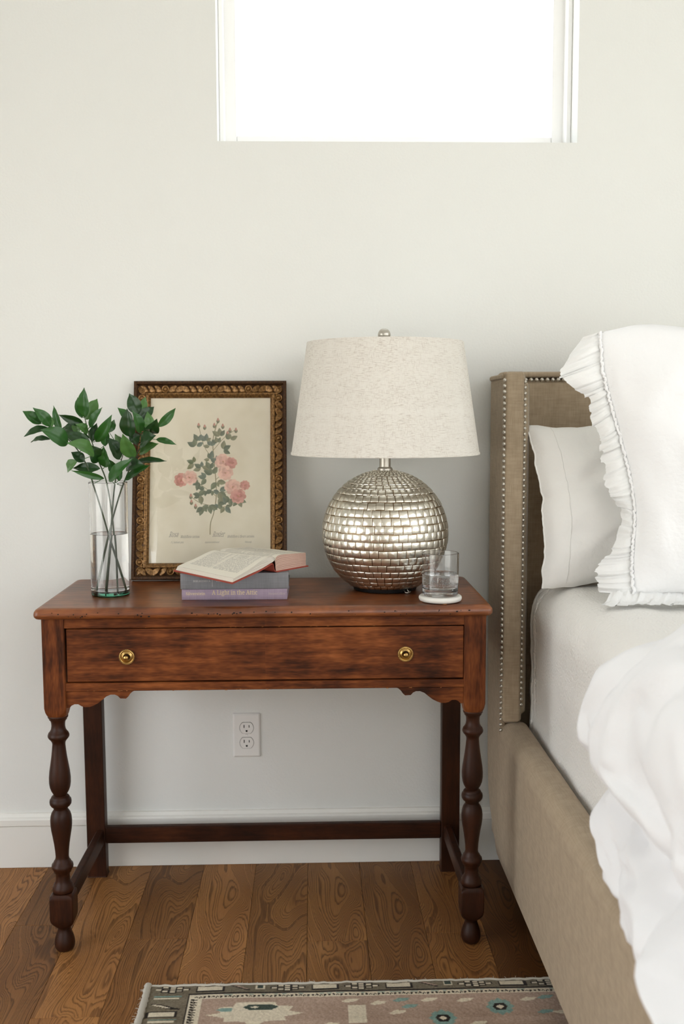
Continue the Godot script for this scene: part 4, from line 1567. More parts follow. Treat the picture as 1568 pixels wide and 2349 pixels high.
# ---------------------------------------------------------------- vase and greenery
func vase() -> void:
	var c := Vector3(-0.4475, 0, 0.293)
	var y := TABLE_Y + 0.0004
	var t := thing("glass_vase", Vector3(c.x, TABLE_Y, c.z), "tall clear glass cylinder vase with a green tinted foot, half full", "vase")
	var mb := MB.new()
	mb.lathe([Vector2(0, y), Vector2(0.0385, y), Vector2(0.0412, y + 0.0016), Vector2(0.0418, y + 0.004), Vector2(0.0418, 1.0035), Vector2(0.0424, 1.0055), Vector2(0.0416, 1.0070), Vector2(0.0402, 1.0062), Vector2(0.0398, 1.0035), Vector2(0.0398, y + 0.013), Vector2(0.0375, y + 0.0105), Vector2(0.0, y + 0.0105)], 72, c, 50)
	put("glass_wall", mb, M.glass, t)
	mb = MB.new()
	mb.lathe([Vector2(0, y + 0.0008), Vector2(0.0395, y + 0.0012), Vector2(0.0410, y + 0.003), Vector2(0.0408, y + 0.0085), Vector2(0.0375, y + 0.0095), Vector2(0, y + 0.0095)], 64, c, 50)
	put("tinted_foot", mb, M.glass_green, t)
	mb = MB.new()
	var wy := 0.8925
	mb.lathe([Vector2(0, y + 0.0103), Vector2(0.0376, y + 0.0103), Vector2(0.0399, y + 0.013), Vector2(0.0399, wy + 0.0012), Vector2(0.0385, wy + 0.0003), Vector2(0.036, wy), Vector2(0, wy)], 64, c, 40)
	tag(put("vase_water", mb, M.water), "clear water filling the lower half of the tall vase", "water")
	var words := ["leafy green sprig in the vase reaching furthest out over the table's end", "leafy green sprig standing tallest and most upright in the vase", "short leafy green sprig in the middle of the vase, behind the tall one", "leafy green sprig in the vase leaning across the gold picture frame"]
	var k := 0
	for s in SPRIGS:
		sprig(vec(s[0]), s[1], words[k])
		k += 1


func sprig(path: Array, leaves: Array, label: String) -> void:
	var t := thing("leafy_sprig", path[0], label, "greenery", "cut green sprigs in the vase")
	var pts := spline(path, 6)
	var rad := []
	for k in pts.size():
		rad.append(lerpf(0.0021, 0.0009, k / float(pts.size() - 1)))
	var mb := MB.new()
	mb.tube(pts, rad, 8)
	put("stem", mb, M.stem, t)
	for l in leaves:
		var a := Vector3(l[0], l[1], l[2])
		var b := Vector3(l[3], l[4], l[5])
		# short stalk back to the stem
		var near: Vector3 = pts[0]
		for p in pts:
			if p.distance_to(a) < near.distance_to(a):
				near = p
		var d := b - a
		var len := d.length()
		var dir := d / len
		var face: Vector3 = (Vector3(0.1, 0.35, 1.0) + Vector3(0.3, 0, 0) * l[8]).normalized()
		var side := dir.cross(face).normalized()
		var up := side.cross(dir).normalized()
		up = up.rotated(dir, l[8] * 0.8)
		side = dir.cross(up).normalized()
		mb = MB.new()
		var rows := []
		var bow: float = len * (0.10 + 0.10 * l[8])
		for i in 15:
			var f := i / 14.0
			var mid := a + d * f + up * (bow * sin(PI * f))
			var wd: float = l[6] * 0.61 * pow(sin(PI * pow(f, 0.76)), 0.9) * (1.0 - 0.25 * smoothstep(0.75, 1.0, f))
			if i == 0 or i == 14:
				wd = 0.0003
			var row := PackedVector3Array()
			for j in 7:
				var g := -1.0 + j / 3.0
				var lift := absf(g) * 0.34 - g * g * 0.10 - (0.10 if j == 3 else 0.0)
				row.append(mid + side * (wd * g) + up * (wd * lift + 0.0006 * sin(f * 20.0 + g)))
			rows.append(row)
		mb.grid(rows)
		# underside, a leaf's thickness below
		var low := []
		for row in rows:
			var o := PackedVector3Array()
			for p in row:
				o.append(p - up * 0.00035)
			low.append(o)
		mb.grid(low, false, true)
		if near.distance_to(a) > 0.001:
			mb.tube([near, (near + a) / 2 + up * 0.001, a + dir * 0.004], [0.0009, 0.0008, 0.0006], 6)
		put("leaf", mb, M.leaf[int(l[7])], t)


# ---------------------------------------------------------------- books
func book(called: String, at: Vector3, w: float, h: float, dep: float, turn: float, cover: StandardMaterial3D, label: String) -> Node3D:
	# lying flat, spine towards the room; origin at the middle of the lower spine edge, local z runs back
	var t := thing(called, at, label, "book", "closed books of the stack")
	t.rotation.y = turn
	var bd := 0.0026
	var mb := MB.new()
	mb.box(Vector3(0, bd / 2, -dep / 2 - 0.003), Vector3(w, bd, dep - 0.006), 0.0008)
	put("cover_board", mb, cover, t, true)
	mb = MB.new()
	mb.box(Vector3(0, h - bd / 2, -dep / 2 - 0.003), Vector3(w, bd, dep - 0.006), 0.0008)
	put("cover_board", mb, cover, t, true)
	mb = MB.new()
	mb.prism([Vector2(-0.0062, 0.0), Vector2(-0.0012, 0.0002), Vector2(0.0, 0.0022), Vector2(0.0006, h / 2), Vector2(0.0, h - 0.0022), Vector2(-0.0012, h - 0.0002), Vector2(-0.0062, h), Vector2(-0.0062, h - 0.002), Vector2(-0.003, h - 0.003), Vector2(-0.003, 0.003), Vector2(-0.0062, 0.002)], Transform3D(Basis(Vector3.BACK, Vector3.UP, Vector3.LEFT), Vector3(w / 2, 0, 0)), w)
	put("spine", mb, cover, t, true)
	mb = MB.new()
	for k in 14:
		var y0 := bd + (h - 2 * bd) * k / 14.0
		mb.box(Vector3(rng.randf_range(-0.0003, 0.0003), y0 + (h - 2 * bd) / 28.0, -dep / 2 - 0.001), Vector3(w - 0.0065, (h - 2 * bd) / 14.0, dep - 0.0085), 0.0002)
	put("page_block", mb, M.pages, t, true)
	return t


func books() -> void:
	M.pages = mat(Color(0.87, 0.845, 0.79), 0.85)
	M.lilac = tri(mat(Color(1, 1, 1), 0.75), 12.0)
	M.lilac.albedo_texture = weave(401, 256, 4, [Color(0.45, 0.385, 0.445), Color(0.615, 0.545, 0.61), Color(0.68, 0.61, 0.67)], 0.4)
	M.slate = tri(mat(Color(1, 1, 1), 0.75), 12.0)
	M.slate.albedo_texture = weave(402, 256, 4, [Color(0.37, 0.37, 0.385), Color(0.50, 0.50, 0.515), Color(0.56, 0.56, 0.57)], 0.4)
	M.coral = mat(Color(0.60, 0.25, 0.19), 0.7)
	var gold := mat(Color(0.86, 0.78, 0.58), 0.5)
	var cream := mat(Color(0.80, 0.79, 0.77), 0.7)
	var b1 := book("closed_book", Vector3(-0.167, TABLE_Y + 0.0003, 0.3725), 0.226, 0.0236, 0.165, -0.012, M.lilac, "lilac cloth book with gilt title, lying flat at the bottom of the stack")
	letter("Silverstein", 0.0062, Vector3(-0.1045, 0.0090, 0.0005), 0.0, gold, b1, true, 1.0)
	letter("A Light in the Attic", 0.0100, Vector3(-0.0485, 0.0082, 0.0005), 0.0, gold, b1, true, 0.82)
	letter("HarperCollins", 0.0040, Vector3(0.073, 0.0100, 0.0005), 0.0, mat(Color(0.72, 0.66, 0.62), 0.6), b1, true, 1.0)
	var b2 := book("closed_book", Vector3(-0.1665, TABLE_Y + 0.0243, 0.3745), 0.231, 0.0345, 0.172, 0.004, M.slate, "thick slate grey book lying on the lilac one, under the open book")
	letter("BIBLIOTHECA", 0.0036, Vector3(-0.0885, 0.0150, 0.0007), 0.0, cream, b2, true, 1.15)
	letter("THE WRITINGS", 0.0036, Vector3(-0.0395, 0.0150, 0.0007), 0.0, cream, b2, true, 1.15)
	var mb := MB.new()
	mb.box(Vector3(-0.0475, 0.0165, 0.0006), Vector3(0.0007, 0.022, 0.0005), 0.0)
	put("spine_rule", mb, cream, b2, true)
	open_book()


func printed_page() -> ImageTexture:
	# two columns of small type with a headline, drawn as broken lines of words
	var w := 512
	var h := 700
	var im := Image.create_empty(w, h, false, Image.FORMAT_RGB8)
	im.fill(Color(0.885, 0.86, 0.80))
	for col in 2:
		var x0 := 46 + col * 220
		var y := 60
		while y < h - 60:
			if rng.randf() < 0.04:
				y += 12
			var x := x0 + (rng.randi() % 14 if rng.randf() < 0.15 else 0)
			var stop := x0 + 200 - (rng.randi() % 120 if rng.randf() < 0.12 else 0)
			while x < stop:
				var run := 6 + rng.randi() % 22
				for q in range(x, mini(x + run, stop), 3):
					var tone := rng.randf_range(0.34, 0.62)
					im.fill_rect(Rect2i(q, y + rng.randi() % 2, 2, 3 + rng.randi() % 2), Color(tone, tone * 0.98, tone * 0.94))
				x += run + 5
			y += 8
	return tex(im)


func open_book() -> void:
	# lies across the stack, spine up the middle, its left half slipping down over the grey book's edge
	var o := Vector3(-0.0785, 0.8152, 0.3730)
	var wv := Vector3(0.65, 0, -0.76).normalized()
	var lv := Vector3(-0.76, 0, -0.65).normalized()
	var L := 0.174
	var t := thing("open_book", Vector3(o.x, TABLE_Y + 0.0593, o.z), "old open book with coral cloth covers, resting face up on top of the stack", "book")
	# the left half slips down most at its near corner
	var P := func(u: float, y: float, l: float) -> Vector3: return o + wv * u + Vector3.UP * (y + smoothstep(0.015, 0.13, -u) * 0.0095 * l / L) + lv * l
	var sheet := mat(Color(1, 1, 1), 0.85)
	sheet.albedo_texture = printed_page()
	var fore := mat(Color(0.80, 0.665, 0.60), 0.85)
	# cross-sections (u, y): right block, left block
	var r_top := spline([Vector2(0.001, 0.026), Vector2(0.004, 0.0325), Vector2(0.012, 0.0355), Vector2(0.026, 0.0362), Vector2(0.055, 0.0345), Vector2(0.102, 0.0315)], 5)
	var l_top := spline([Vector2(-0.001, 0.026), Vector2(-0.004, 0.0325), Vector2(-0.012, 0.0355), Vector2(-0.024, 0.0350), Vector2(-0.045, 0.0290), Vector2(-0.080, 0.0160), Vector2(-0.124, 0.0030)], 5)
	var halves := [["right", r_top, [Vector2(0.102, 0.0028), Vector2(0.003, 0.0028)]], ["left", l_top, [Vector2(-0.129, -0.0045), Vector2(-0.085, 0.0045), Vector2(-0.045, 0.0125), Vector2(-0.012, 0.0215)]]]
	for hf in halves:
		var top: Array = hf[1]
		var outline := top.duplicate()
		outline.append_array(hf[2])
		var mb := MB.new()
		# leaves: the block as a bundle of thin gatherings, edges stepping in and out
		var layers := 9
		var bot: Array = spline(hf[2], 6)
		bot.reverse()
		for k in layers:
			var f0 := k / float(layers)
			var f1 := (k + 0.92) / float(layers)
			var inset := 0.002 + rng.randf_range(-0.0006, 0.0006)
			var sec := []
			for i in 16:
				var f := i / 15.0
				var tp: Vector2 = along(top, f)
				var bp: Vector2 = along(bot, f)
				sec.append([bp.lerp(tp, f0), bp.lerp(tp, f1)])
			for e in [[0.0, true], [1.0, false]]:
				var l: float = inset if e[1] else L - inset
				for i in 15:
					var q := [P.call(sec[i][0].x, sec[i][0].y, l), P.call(sec[i + 1][0].x, sec[i + 1][0].y, l), P.call(sec[i + 1][1].x, sec[i + 1][1].y, l), P.call(sec[i][1].x, sec[i][1].y, l)]
					mb.poly(q, -lv if e[1] else lv)
			var sl: Array = sec[15]
			mb.poly([P.call(sl[0].x, sl[0].y, inset), P.call(sl[0].x, sl[0].y, L - inset), P.call(sl[1].x, sl[1].y, L - inset), P.call(sl[1].x, sl[1].y, inset)], wv if hf[0] == "right" else -wv)
		var blk := put("page_block", mb, fore if hf[0] == "right" else M.pages, t)
		mb = MB.new()
		var rows := []
		for p in top:
			rows.append(PackedVector3Array([P.call(p.x, p.y + 0.0002, 0.0015), P.call(p.x, p.y + 0.0002, L - 0.0015)]))
		var page := []
		for i in 2:
			var row := PackedVector3Array()
			for p in top:
				row.append(P.call(p.x, p.y + 0.0002, 0.0015 if i == 0 else L - 0.0015))
			page.append(row)
		mb.grid(page, false, hf[0] != "right", Rect2(0, 1, 1, -1) if hf[0] == "right" else Rect2(1, 1, -1, -1))
		put("page", mb, sheet, blk)
	# covers
	var covers := [[Vector2(-0.1325, -0.0064), Vector2(-0.085, 0.0028), Vector2(-0.045, 0.0110), Vector2(-0.0125, 0.0208)], [Vector2(0.0035, 0.0015), Vector2(0.05, 0.0015), Vector2(0.106, 0.0015)], [Vector2(-0.0125, 0.0208), Vector2(-0.009, 0.0185), Vector2(-0.006, 0.008), Vector2(-0.001, 0.0022), Vector2(0.0035, 0.0015)]]
	for k in 3:
		var mb := MB.new()
		var pts: Array = spline(covers[k], 4)
		var th := 0.0024 if k < 2 else 0.0012
		var up := PackedVector3Array()
		var rows := []
		for l in [-0.002, L + 0.002]:
			var row_t := PackedVector3Array()
			var row_b := PackedVector3Array()
			for i in pts.size():
				var d: Vector2 = (pts[mini(i + 1, pts.size() - 1)] - pts[maxi(i - 1, 0)]).normalized()
				var nn := Vector2(-d.y, d.x)
				row_t.append(P.call(pts[i].x + nn.x * th / 2, pts[i].y + nn.y * th / 2, l))
				row_b.append(P.call(pts[i].x - nn.x * th / 2, pts[i].y - nn.y * th / 2, l))
			rows.append([row_t, row_b])
		mb.grid([rows[0][0], rows[1][0]])
		mb.grid([rows[0][1], rows[1][1]], false, true)
		for e in 2:
			mb.grid([rows[e][1], rows[e][0]], false, e == 1)
		for i in [0, pts.size() - 1]:
			mb.poly([rows[0][0][i], rows[1][0][i], rows[1][1][i], rows[0][1][i]])
		put("spine" if k == 2 else "cover", mb, M.coral, t)


# ---------------------------------------------------------------- tumbler on its coaster
func tumbler() -> void:
	var c := Vector3(0.2725, 0, 0.405)
	var y := TABLE_Y
	var mb := MB.new()
	mb.lathe([Vector2(0, y + 0.0012), Vector2(0.0405, y + 0.0012), Vector2(0.0440, y + 0.0026), Vector2(0.0456, y + 0.0055), Vector2(0.0459, y + 0.008), Vector2(0.0452, y + 0.0110), Vector2(0.0432, y + 0.0128), Vector2(0.0400, y + 0.0134), Vector2(0, y + 0.0134)], 56, c, 60)
	var co := tag(put("coaster", mb, M.marble), "round white stone coaster under the tumbler near the table's right corner", "coaster") as MeshInstance3D
	mb = MB.new()
	for k in 4:
		var f := TAU * k / 4 + 1.45
		mb.lathe([Vector2(0.004, y + 0.0002), Vector2(0.0042, y + 0.0013), Vector2(0, y + 0.0013)], 10, c + Vector3(cos(f), 0, sin(f)) * 0.0395)
	put("felt_feet", mb, M.worn, co).set_meta("kind", "stuff")
	var b := y + 0.0136
	var t := thing("tumbler", Vector3(c.x, b, c.z), "clear straight-sided drinking glass on the coaster, part full of water", "glass")
	mb = MB.new()
	mb.lathe([Vector2(0, b + 0.0012), Vector2(0.033, b + 0.0006), Vector2(0.0352, b), Vector2(0.0372, b + 0.0012), Vector2(0.0380, b + 0.004), Vector2(0.0390, 0.8585), Vector2(0.0388, 0.8598), Vector2(0.0380, 0.8602), Vector2(0.0374, 0.8592), Vector2(0.0364, b + 0.018), Vector2(0.0350, b + 0.0155), Vector2(0.030, b + 0.0140), Vector2(0, b + 0.0134)], 72, c, 50)
	put("glass_body", mb, M.glass, t)
	mb = MB.new()
	var wy := 0.8145
	mb.lathe([Vector2(0, b + 0.0132), Vector2(0.030, b + 0.0138), Vector2(0.0351, b + 0.0154), Vector2(0.0365, b + 0.018), Vector2(0.0368, wy + 0.0009), Vector2(0.0355, wy + 0.0002), Vector2(0.033, wy), Vector2(0, wy)], 64, c, 40)
	var wt := tag(put("tumbler_water", mb, M.water), "sparkling water with fine bubbles in the tumbler", "water") as MeshInstance3D
	var mm := MultiMesh.new()
	mm.transform_format = MultiMesh.TRANSFORM_3D
	var bb := MB.new()
	bb.ball(Vector3.ZERO, Vector3.ONE, 5, 8)
	mm.mesh = bb.mesh()
	mm.instance_count = 330
	for k in 330:
		var f := rng.randf() * TAU
		var rr := 0.0362 * (1.0 if rng.randf() < 0.75 else sqrt(rng.randf())) - 0.0005
		var s := rng.randf_range(0.0003, 0.00062)
		mm.set_instance_transform(k, Transform3D(Basis().scaled(Vector3.ONE * s), Vector3(c.x + cos(f) * rr, rng.randf_range(b + 0.0185, wy - 0.001), c.z + sin(f) * rr)))
	var bub := MultiMeshInstance3D.new()
	bub.name = "bubbles"
	bub.multimesh = mm
	bub.material_override = M.bubble
	wt.add_child(bub, true)
	bub.set_meta("kind", "stuff")


# ---------------------------------------------------------------- wall outlet
func outlet() -> void:
	var a := Vector3(-0.2045, 0.2812, 0.0)
	var w := 0.0702
	var h := 0.1145
	var c := a + Vector3(w / 2, h / 2, 0)
	var t := thing("wall_outlet", Vector3(c.x, c.y, 0), "white double wall outlet with cover plate, under the writing table", "outlet")
	var mb := MB.new()
	var rows := []
	for e in [[0.0, 0.0003], [0.0, 0.0026], [0.0016, 0.0046], [0.0042, 0.0056]]:
		var rr := rrect(a.x + e[0], a.x + w - e[0], -h / 2 + e[0], h / 2 - e[0], 0.0, 0.003, 3)
		var row := PackedVector3Array()
		for p in rr:
			row.append(Vector3(p.x, c.y - p.z, e[1]))
		rows.append(row)
	mb.grid(rows, true)
	mb.cap(rows[-1], false)
	var plate := put("cover_plate", mb, M.plastic, t)
	for s in [1, -1]:
		mb = MB.new()
		var ol := []
		for k in 40:
			var f := TAU * k / 40
			ol.append(Vector2(cos(f) * 0.0172, clampf(sin(f) * 0.0172, -0.0142, 0.0142)))
		var cy: float = c.y + s * 0.0195
		mb.prism(ol, Transform3D(Basis(), Vector3(c.x, cy, 0.004)), 0.0030)
		var r := put("receptacle", mb, M.plastic, t)
		mb = MB.new()
		var rim := []
		for k in 41:
			rim.append(Vector3(c.x + ol[k % 40].x * 1.03, cy + ol[k % 40].y * 1.03, 0.0057))
		mb.tube(rim, [0.0004], 6, false)
		put("shadow_gap", mb, M.slot, r)
		for q in [[-0.0064, 0.0042, 0.0022, 0.0078], [0.0064, 0.0042, 0.0020, 0.0062]]:
			mb = MB.new()
			mb.box(Vector3(c.x + q[0], cy + q[1], 0.0069), Vector3(q[2], q[3], 0.0006), 0.0001)
			put("slot", mb, M.slot, r)
		mb = MB.new()
		var gl := [Vector2(-0.0024, 0.0012), Vector2(-0.0024, -0.0012)]
		gl.append_array(arc(Vector2(0, -0.0012), 0.0024, 180, 360, 8))
		gl.append(Vector2(0.0024, 0.0012))
		mb.prism(gl, Transform3D(Basis(), Vector3(c.x, cy - 0.0068, 0.0066)), 0.0006)
		put("ground_hole", mb, M.slot, r)
	mb = MB.new()
	mb.lathe([Vector2(0.0034, 0), Vector2(0.0031, 0.0009), Vector2(0, 0.0012)], 18)
	spin(mb, Basis(Vector3.RIGHT, Vector3.BACK, Vector3.DOWN), Vector3(c.x, c.y, 0.0056))
	put("screw", mb, M.plastic, plate)


# ---------------------------------------------------------------- rug
func rug() -> void:
	var x0 := -0.3425
	var x1 := 0.96
	var z0 := 0.571
	var z1 := 2.05
	var t := thing("rug", Vector3((x0 + x1) / 2, 0, (z0 + z1) / 2), "faded old knotted rug with a brown and cream border, at the bed's side", "rug")
	var mb := MB.new()
	var hh := 0.0075
	var wob := noise(501, 6.0, 2)
	var rows := []
	var nx := 90
	var nz := 60
	var bx := 0.012
	for r in nz + 1:
		var row := PackedVector3Array()
		for k in nx + 1:
			var x := lerpf(x0 + bx, x1, k / float(nx))
			var z := lerpf(z0 + 0.004, z1, r / float(nz))
			if r == 0:
				z += wob.get_noise_1d(x * 5) * 0.0035
			row.append(Vector3(x, hh + wob.get_noise_2d(x, z) * 0.0012 - (0.003 if r == 0 or k == 0 else 0.0), z))
		rows.append(row)
	mb.grid(rows, false, true, Rect2(0, 0, 1, 1))
	var skirt := []
	for q in [0.0, 1.0]:
		var row := PackedVector3Array()
		for k in nx + 1:
			var p: Vector3 = rows[0][k]
			row.append(Vector3(p.x, lerpf(0.0006, p.y, q), p.z))
		skirt.append(row)
	mb.grid(skirt, false, true, Rect2(0, 0, 1, 0))
	var m := mat(Color(1, 1, 1), 1.0, 0.0, 0.1)
	m.albedo_texture = rug_pattern()
	m.heightmap_enabled = true
	m.heightmap_scale = 0.12
	m.heightmap_texture = grey(502, 512, 0.35, 2)
	m.rim_enabled = true
	m.rim = 0.25
	put("pile", mb, m, t)
	# overcast white selvedge along the side, worn cream end along the top
	mb = MB.new()
	var pts := []
	var rad := []
	for k in 260:
		var z := lerpf(z0, z1, k / 259.0)
		pts.append(Vector3(x0 + 0.0075 + wob.get_noise_1d(z * 9) * 0.002, 0.0056, z))
		rad.append(0.0072 + 0.0008 * sin(k * 2.1) + 0.0006 * wob.get_noise_1d(k * 0.8))
	mb.tube(pts, rad, 9, true, 0.72)
	put("selvedge", mb, M.wool, t)
	mb = MB.new()
	pts = []
	rad = []
	for k in 230:
		var x := lerpf(x0 + 0.006, x1, k / 229.0)
		pts.append(Vector3(x, 0.0042, z0 + 0.0035 + wob.get_noise_1d(x * 5) * 0.0035))
		rad.append(0.0031 + 0.0009 * sin(k * 1.7) * wob.get_noise_1d(k * 0.5))
	mb.tube(pts, rad, 7)
	put("end_binding", mb, M.wool, t)
	# stray yarn ends
	mb = MB.new()
	for k in 120:
		var on_side := k < 45
		var p := Vector3(x0 + 0.002, 0.004, rng.randf_range(z0, 0.85)) if on_side else Vector3(rng.randf_range(x0, x1 - 0.4), 0.004, z0 + 0.001)
		var d := Vector3(-rng.randf_range(0.003, 0.010), rng.randf_range(-0.002, 0.003), rng.randf_range(-0.004, 0.004)) if on_side else Vector3(rng.randf_range(-0.004, 0.004), rng.randf_range(-0.002, 0.003), -rng.randf_range(0.002, 0.008))
		mb.tube([p, p + d * 0.6 + Vector3(0, 0.001, 0), p + d], [0.0006, 0.0004, 0.0003], 4)
	put("yarn_ends", mb, M.wool, t).set_meta("kind", "stuff")


func rug_pattern() -> ImageTexture:
	# drawn knot by knot: 2.2 mm to the knot across, then enlarged
	var W := 592
	var H := 672
	var sx := W / 1.2905
	var sz := H / 1.475
	var im := Image.create_empty(W, H, false, Image.FORMAT_RGB8)
	var cream := Color(0.85, 0.805, 0.71)
	var rose := Color(0.665, 0.57, 0.50)
	var moss := Color(0.46, 0.42, 0.345)
	var ink := Color(0.13, 0.10, 0.075)
	var teal := Color(0.48, 0.59, 0.555)
	var pine := Color(0.22, 0.265, 0.23)
	var S := func(x: float, z: float) -> Vector2: return Vector2(x * sx, z * sz)
	var R := func(x: float, z: float, w: float, h: float, c: Color) -> void:
		fill_shape(im, [S.call(x, z), S.call(x + w, z), S.call(x + w, z + h), S.call(x, z + h)], c, 0.035)
	var poly := func(c: Color, at: Vector2, pts: Array) -> void:
		fill_shape(im, pts.map(func(p): return S.call(at.x + p[0], at.y + p[1])), c, 0.035)
	R.call(0, 0, 1.3, 1.48, moss)
	# field and guard stripes; the end border is narrower than the side border
	R.call(0.080, 0.034, 1.2, 1.5, ink)
	R.call(0.0825, 0.0375, 1.2, 1.5, cream)
	R.call(0.108, 0.0535, 1.2, 1.5, rose)
	for k in 150:
		var x := 0.094 + k * 0.0082
		poly.call(ink, Vector2(x, 0.0425), [[0, 0.006], [0.0025, 0.0], [0.005, 0.002], [0.0062, 0.006], [0.0045, 0.0065], [0.003, 0.0035], [0.0018, 0.0075]])
		if rng.randf() < 0.30:
			R.call(x, 0.0385, 0.008, 0.0035, teal)
	for k in 170:
		var z := 0.052 + k * 0.0082
		poly.call(ink, Vector2(0.087, z), [[0.001, 0], [0.012, 0.0035], [0.013, 0.0055], [0.004, 0.004], [0.010, 0.0075], [0.0085, 0.0085], [0.0, 0.0045]])
	# end border: panels, clustered rosettes, slanting leaves
	var x := 0.014
	var step := 0
	while x < 1.25:
		var kind := step % 5
		if kind == 0 or kind == 3:
			for q in [[0.0, 0.012], [0.013, 0.004], [0.013, 0.019], [0.027, 0.003], [0.027, 0.012], [0.027, 0.021], [0.041, 0.005], [0.041, 0.018], [0.054, 0.012]]:
				R.call(x + q[0] - 0.002, q[1] - 0.0005, 0.0155, 0.0092, ink)
			for q in [[0.0, 0.012], [0.013, 0.004], [0.013, 0.019], [0.027, 0.003], [0.027, 0.012], [0.027, 0.021], [0.041, 0.005], [0.041, 0.018], [0.054, 0.012]]:
				R.call(x + q[0], q[1] + 0.001, 0.011, 0.0062, cream)
			x += 0.082
		elif kind == 1 or kind == 4:
			R.call(x - 0.002, 0.007, 0.056, 0.022, ink)
			R.call(x + 0.001, 0.0055, 0.048, 0.019, cream)
			R.call(x + 0.004, 0.0, 0.010, 0.005, cream)
			R.call(x + 0.034, 0.0, 0.010, 0.005, cream)
			x += 0.066
		else:
			poly.call(ink, Vector2(x, 0), [[0, 0.005], [0.012, 0.006], [0.040, 0.024], [0.034, 0.027], [0.014, 0.014]])
			poly.call(rose if rng.randf() < 0.5 else cream, Vector2(x + 0.001, 0.001), [[0.0, 0.002], [0.013, 0.003], [0.036, 0.020], [0.030, 0.021], [0.013, 0.010]])
			R.call(x + 0.050, 0.004, 0.018, 0.018, cream)
			R.call(x + 0.053, 0.004, 0.012, 0.014, pine if rng.randf() < 0.5 else teal)
			x += 0.082
		step += 1
	# side border: rosette at the corner, then bars and leaves
	var z := 0.040
	step = 0
	while z < 1.4:
		if step % 3 == 0:
			R.call(0.012, z, 0.055, 0.0035, teal)
			R.call(0.014, z + 0.006, 0.050, 0.0045, cream)
		elif step % 3 == 1:
			poly.call(ink, Vector2(0.010, z), [[0.0, 0.0], [0.020, 0.002], [0.052, 0.016], [0.060, 0.017], [0.058, 0.021], [0.036, 0.018], [0.012, 0.008]])
			poly.call(cream, Vector2(0.011, z + 0.002), [[0.0, 0.0], [0.018, 0.002], [0.040, 0.012], [0.034, 0.014], [0.012, 0.006]])
		else:
			R.call(0.004, z, 0.062, 0.020, ink)
			R.call(0.010, z + 0.003, 0.050, 0.014, cream)
		z += 0.026
		step += 1
	# field: stepped cream cartouches, teal and pine blossoms, scattered petals
	var steps := func(at: Vector2, k: float) -> void:
		poly.call(cream, at, [[-0.10 * k, 0.012], [-0.07 * k, 0.006], [-0.075 * k, -0.012], [-0.045 * k, -0.014], [-0.040 * k, -0.028], [0.040 * k, -0.028], [0.045 * k, -0.014], [0.078 * k, -0.012], [0.07 * k, 0.004], [0.10 * k, 0.012], [0.06 * k, 0.022], [0.065 * k, 0.034], [0.02 * k, 0.036], [0.0, 0.060], [-0.02 * k, 0.036], [-0.06 * k, 0.034], [-0.06 * k, 0.022]])
	var blossom := func(at: Vector2, r: float, c: Color) -> void:
		for k in 8:
			var f := TAU * k / 8
			var p := at + Vector2(cos(f), sin(f)) * r * 0.62
			poly.call(c, p, [[-r * 0.36, 0], [0, -r * 0.36], [r * 0.36, 0], [0, r * 0.36]])
		poly.call(ink, at, [[-r * 0.5, 0], [-r * 0.3, -r * 0.4], [r * 0.3, -r * 0.4], [r * 0.5, 0], [r * 0.3, r * 0.4], [-r * 0.3, r * 0.4]])
		poly.call(cream, at, [[-r * 0.3, 0], [0, -r * 0.26], [r * 0.3, 0], [0, r * 0.26]])
	for row in 4:
		var oz := 0.095 + row * 0.33
		steps.call(Vector2(0.215, oz), 0.95)
		poly.call(pine, Vector2(0.225, oz - 0.010), [[-0.034, 0.0], [-0.022, -0.008], [0.020, -0.009], [0.036, 0.0], [0.020, 0.010], [-0.020, 0.010]])
		poly.call(cream, Vector2(0.215, oz - 0.010), [[-0.012, 0.0], [0, -0.004], [0.008, 0.0], [0, 0.004]])
		poly.call(teal, Vector2(0.158, oz - 0.004), [[-0.018, 0.0], [-0.006, -0.006], [0.014, -0.004], [0.012, 0.005], [-0.006, 0.006]])
		blossom.call(Vector2(0.575, oz + 0.036), 0.028, teal)
		blossom.call(Vector2(0.690, oz + 0.004), 0.029, teal)
		steps.call(Vector2(0.885, oz + 0.012), 1.05)
		poly.call(pine, Vector2(0.880, oz + 0.040), [[-0.034, 0.02], [-0.030, -0.012], [-0.012, -0.030], [0.012, -0.030], [0.030, -0.012], [0.034, 0.02]])
		R.call(0.866, oz + 0.020, 0.026, 0.040, teal.lerp(cream, 0.4))
		R.call(0.395, oz - 0.012, 0.035, 0.06, cream)
		for q in [[0.40, -0.028, cream], [0.455, -0.018, cream], [0.50, -0.026, teal], [0.515, -0.004, teal], [0.555, -0.026, cream], [0.625, -0.022, cream], [0.75, -0.020, cream], [0.785, -0.026, teal], [0.775, 0.022, teal], [0.49, 0.015, cream], [0.36, 0.05, cream], [0.64, 0.055, cream], [0.765, 0.07, cream], [0.30, 0.10, teal], [0.45, 0.12, cream], [0.58, 0.13, rose.lightened(0.15)], [0.72, 0.12, teal]]:
			poly.call(q[2], Vector2(q[0], oz + q[1]), [[-0.018, 0.004], [-0.004, -0.006], [0.018, -0.005], [0.010, 0.004], [-0.008, 0.008]])
	# wool: every knot its own tone, a few bands where the dye lot changed, and worn places
	var worn := noise(503, 0.012, 3)
	var lots := noise(504, 0.05, 2)
	var rr := RandomNumberGenerator.new()
	rr.seed = 17
	for y in H:
		var lot := lots.get_noise_1d(y) * 0.05
		for xx in W:
			var c := im.get_pixel(xx, y)
			var d := rr.randf_range(-0.035, 0.035) + lot + worn.get_noise_2d(xx, y) * 0.05
			im.set_pixel(xx, y, Color(clampf(c.r + d, 0, 1), clampf(c.g + d, 0, 1), clampf(c.b + d, 0, 1)))
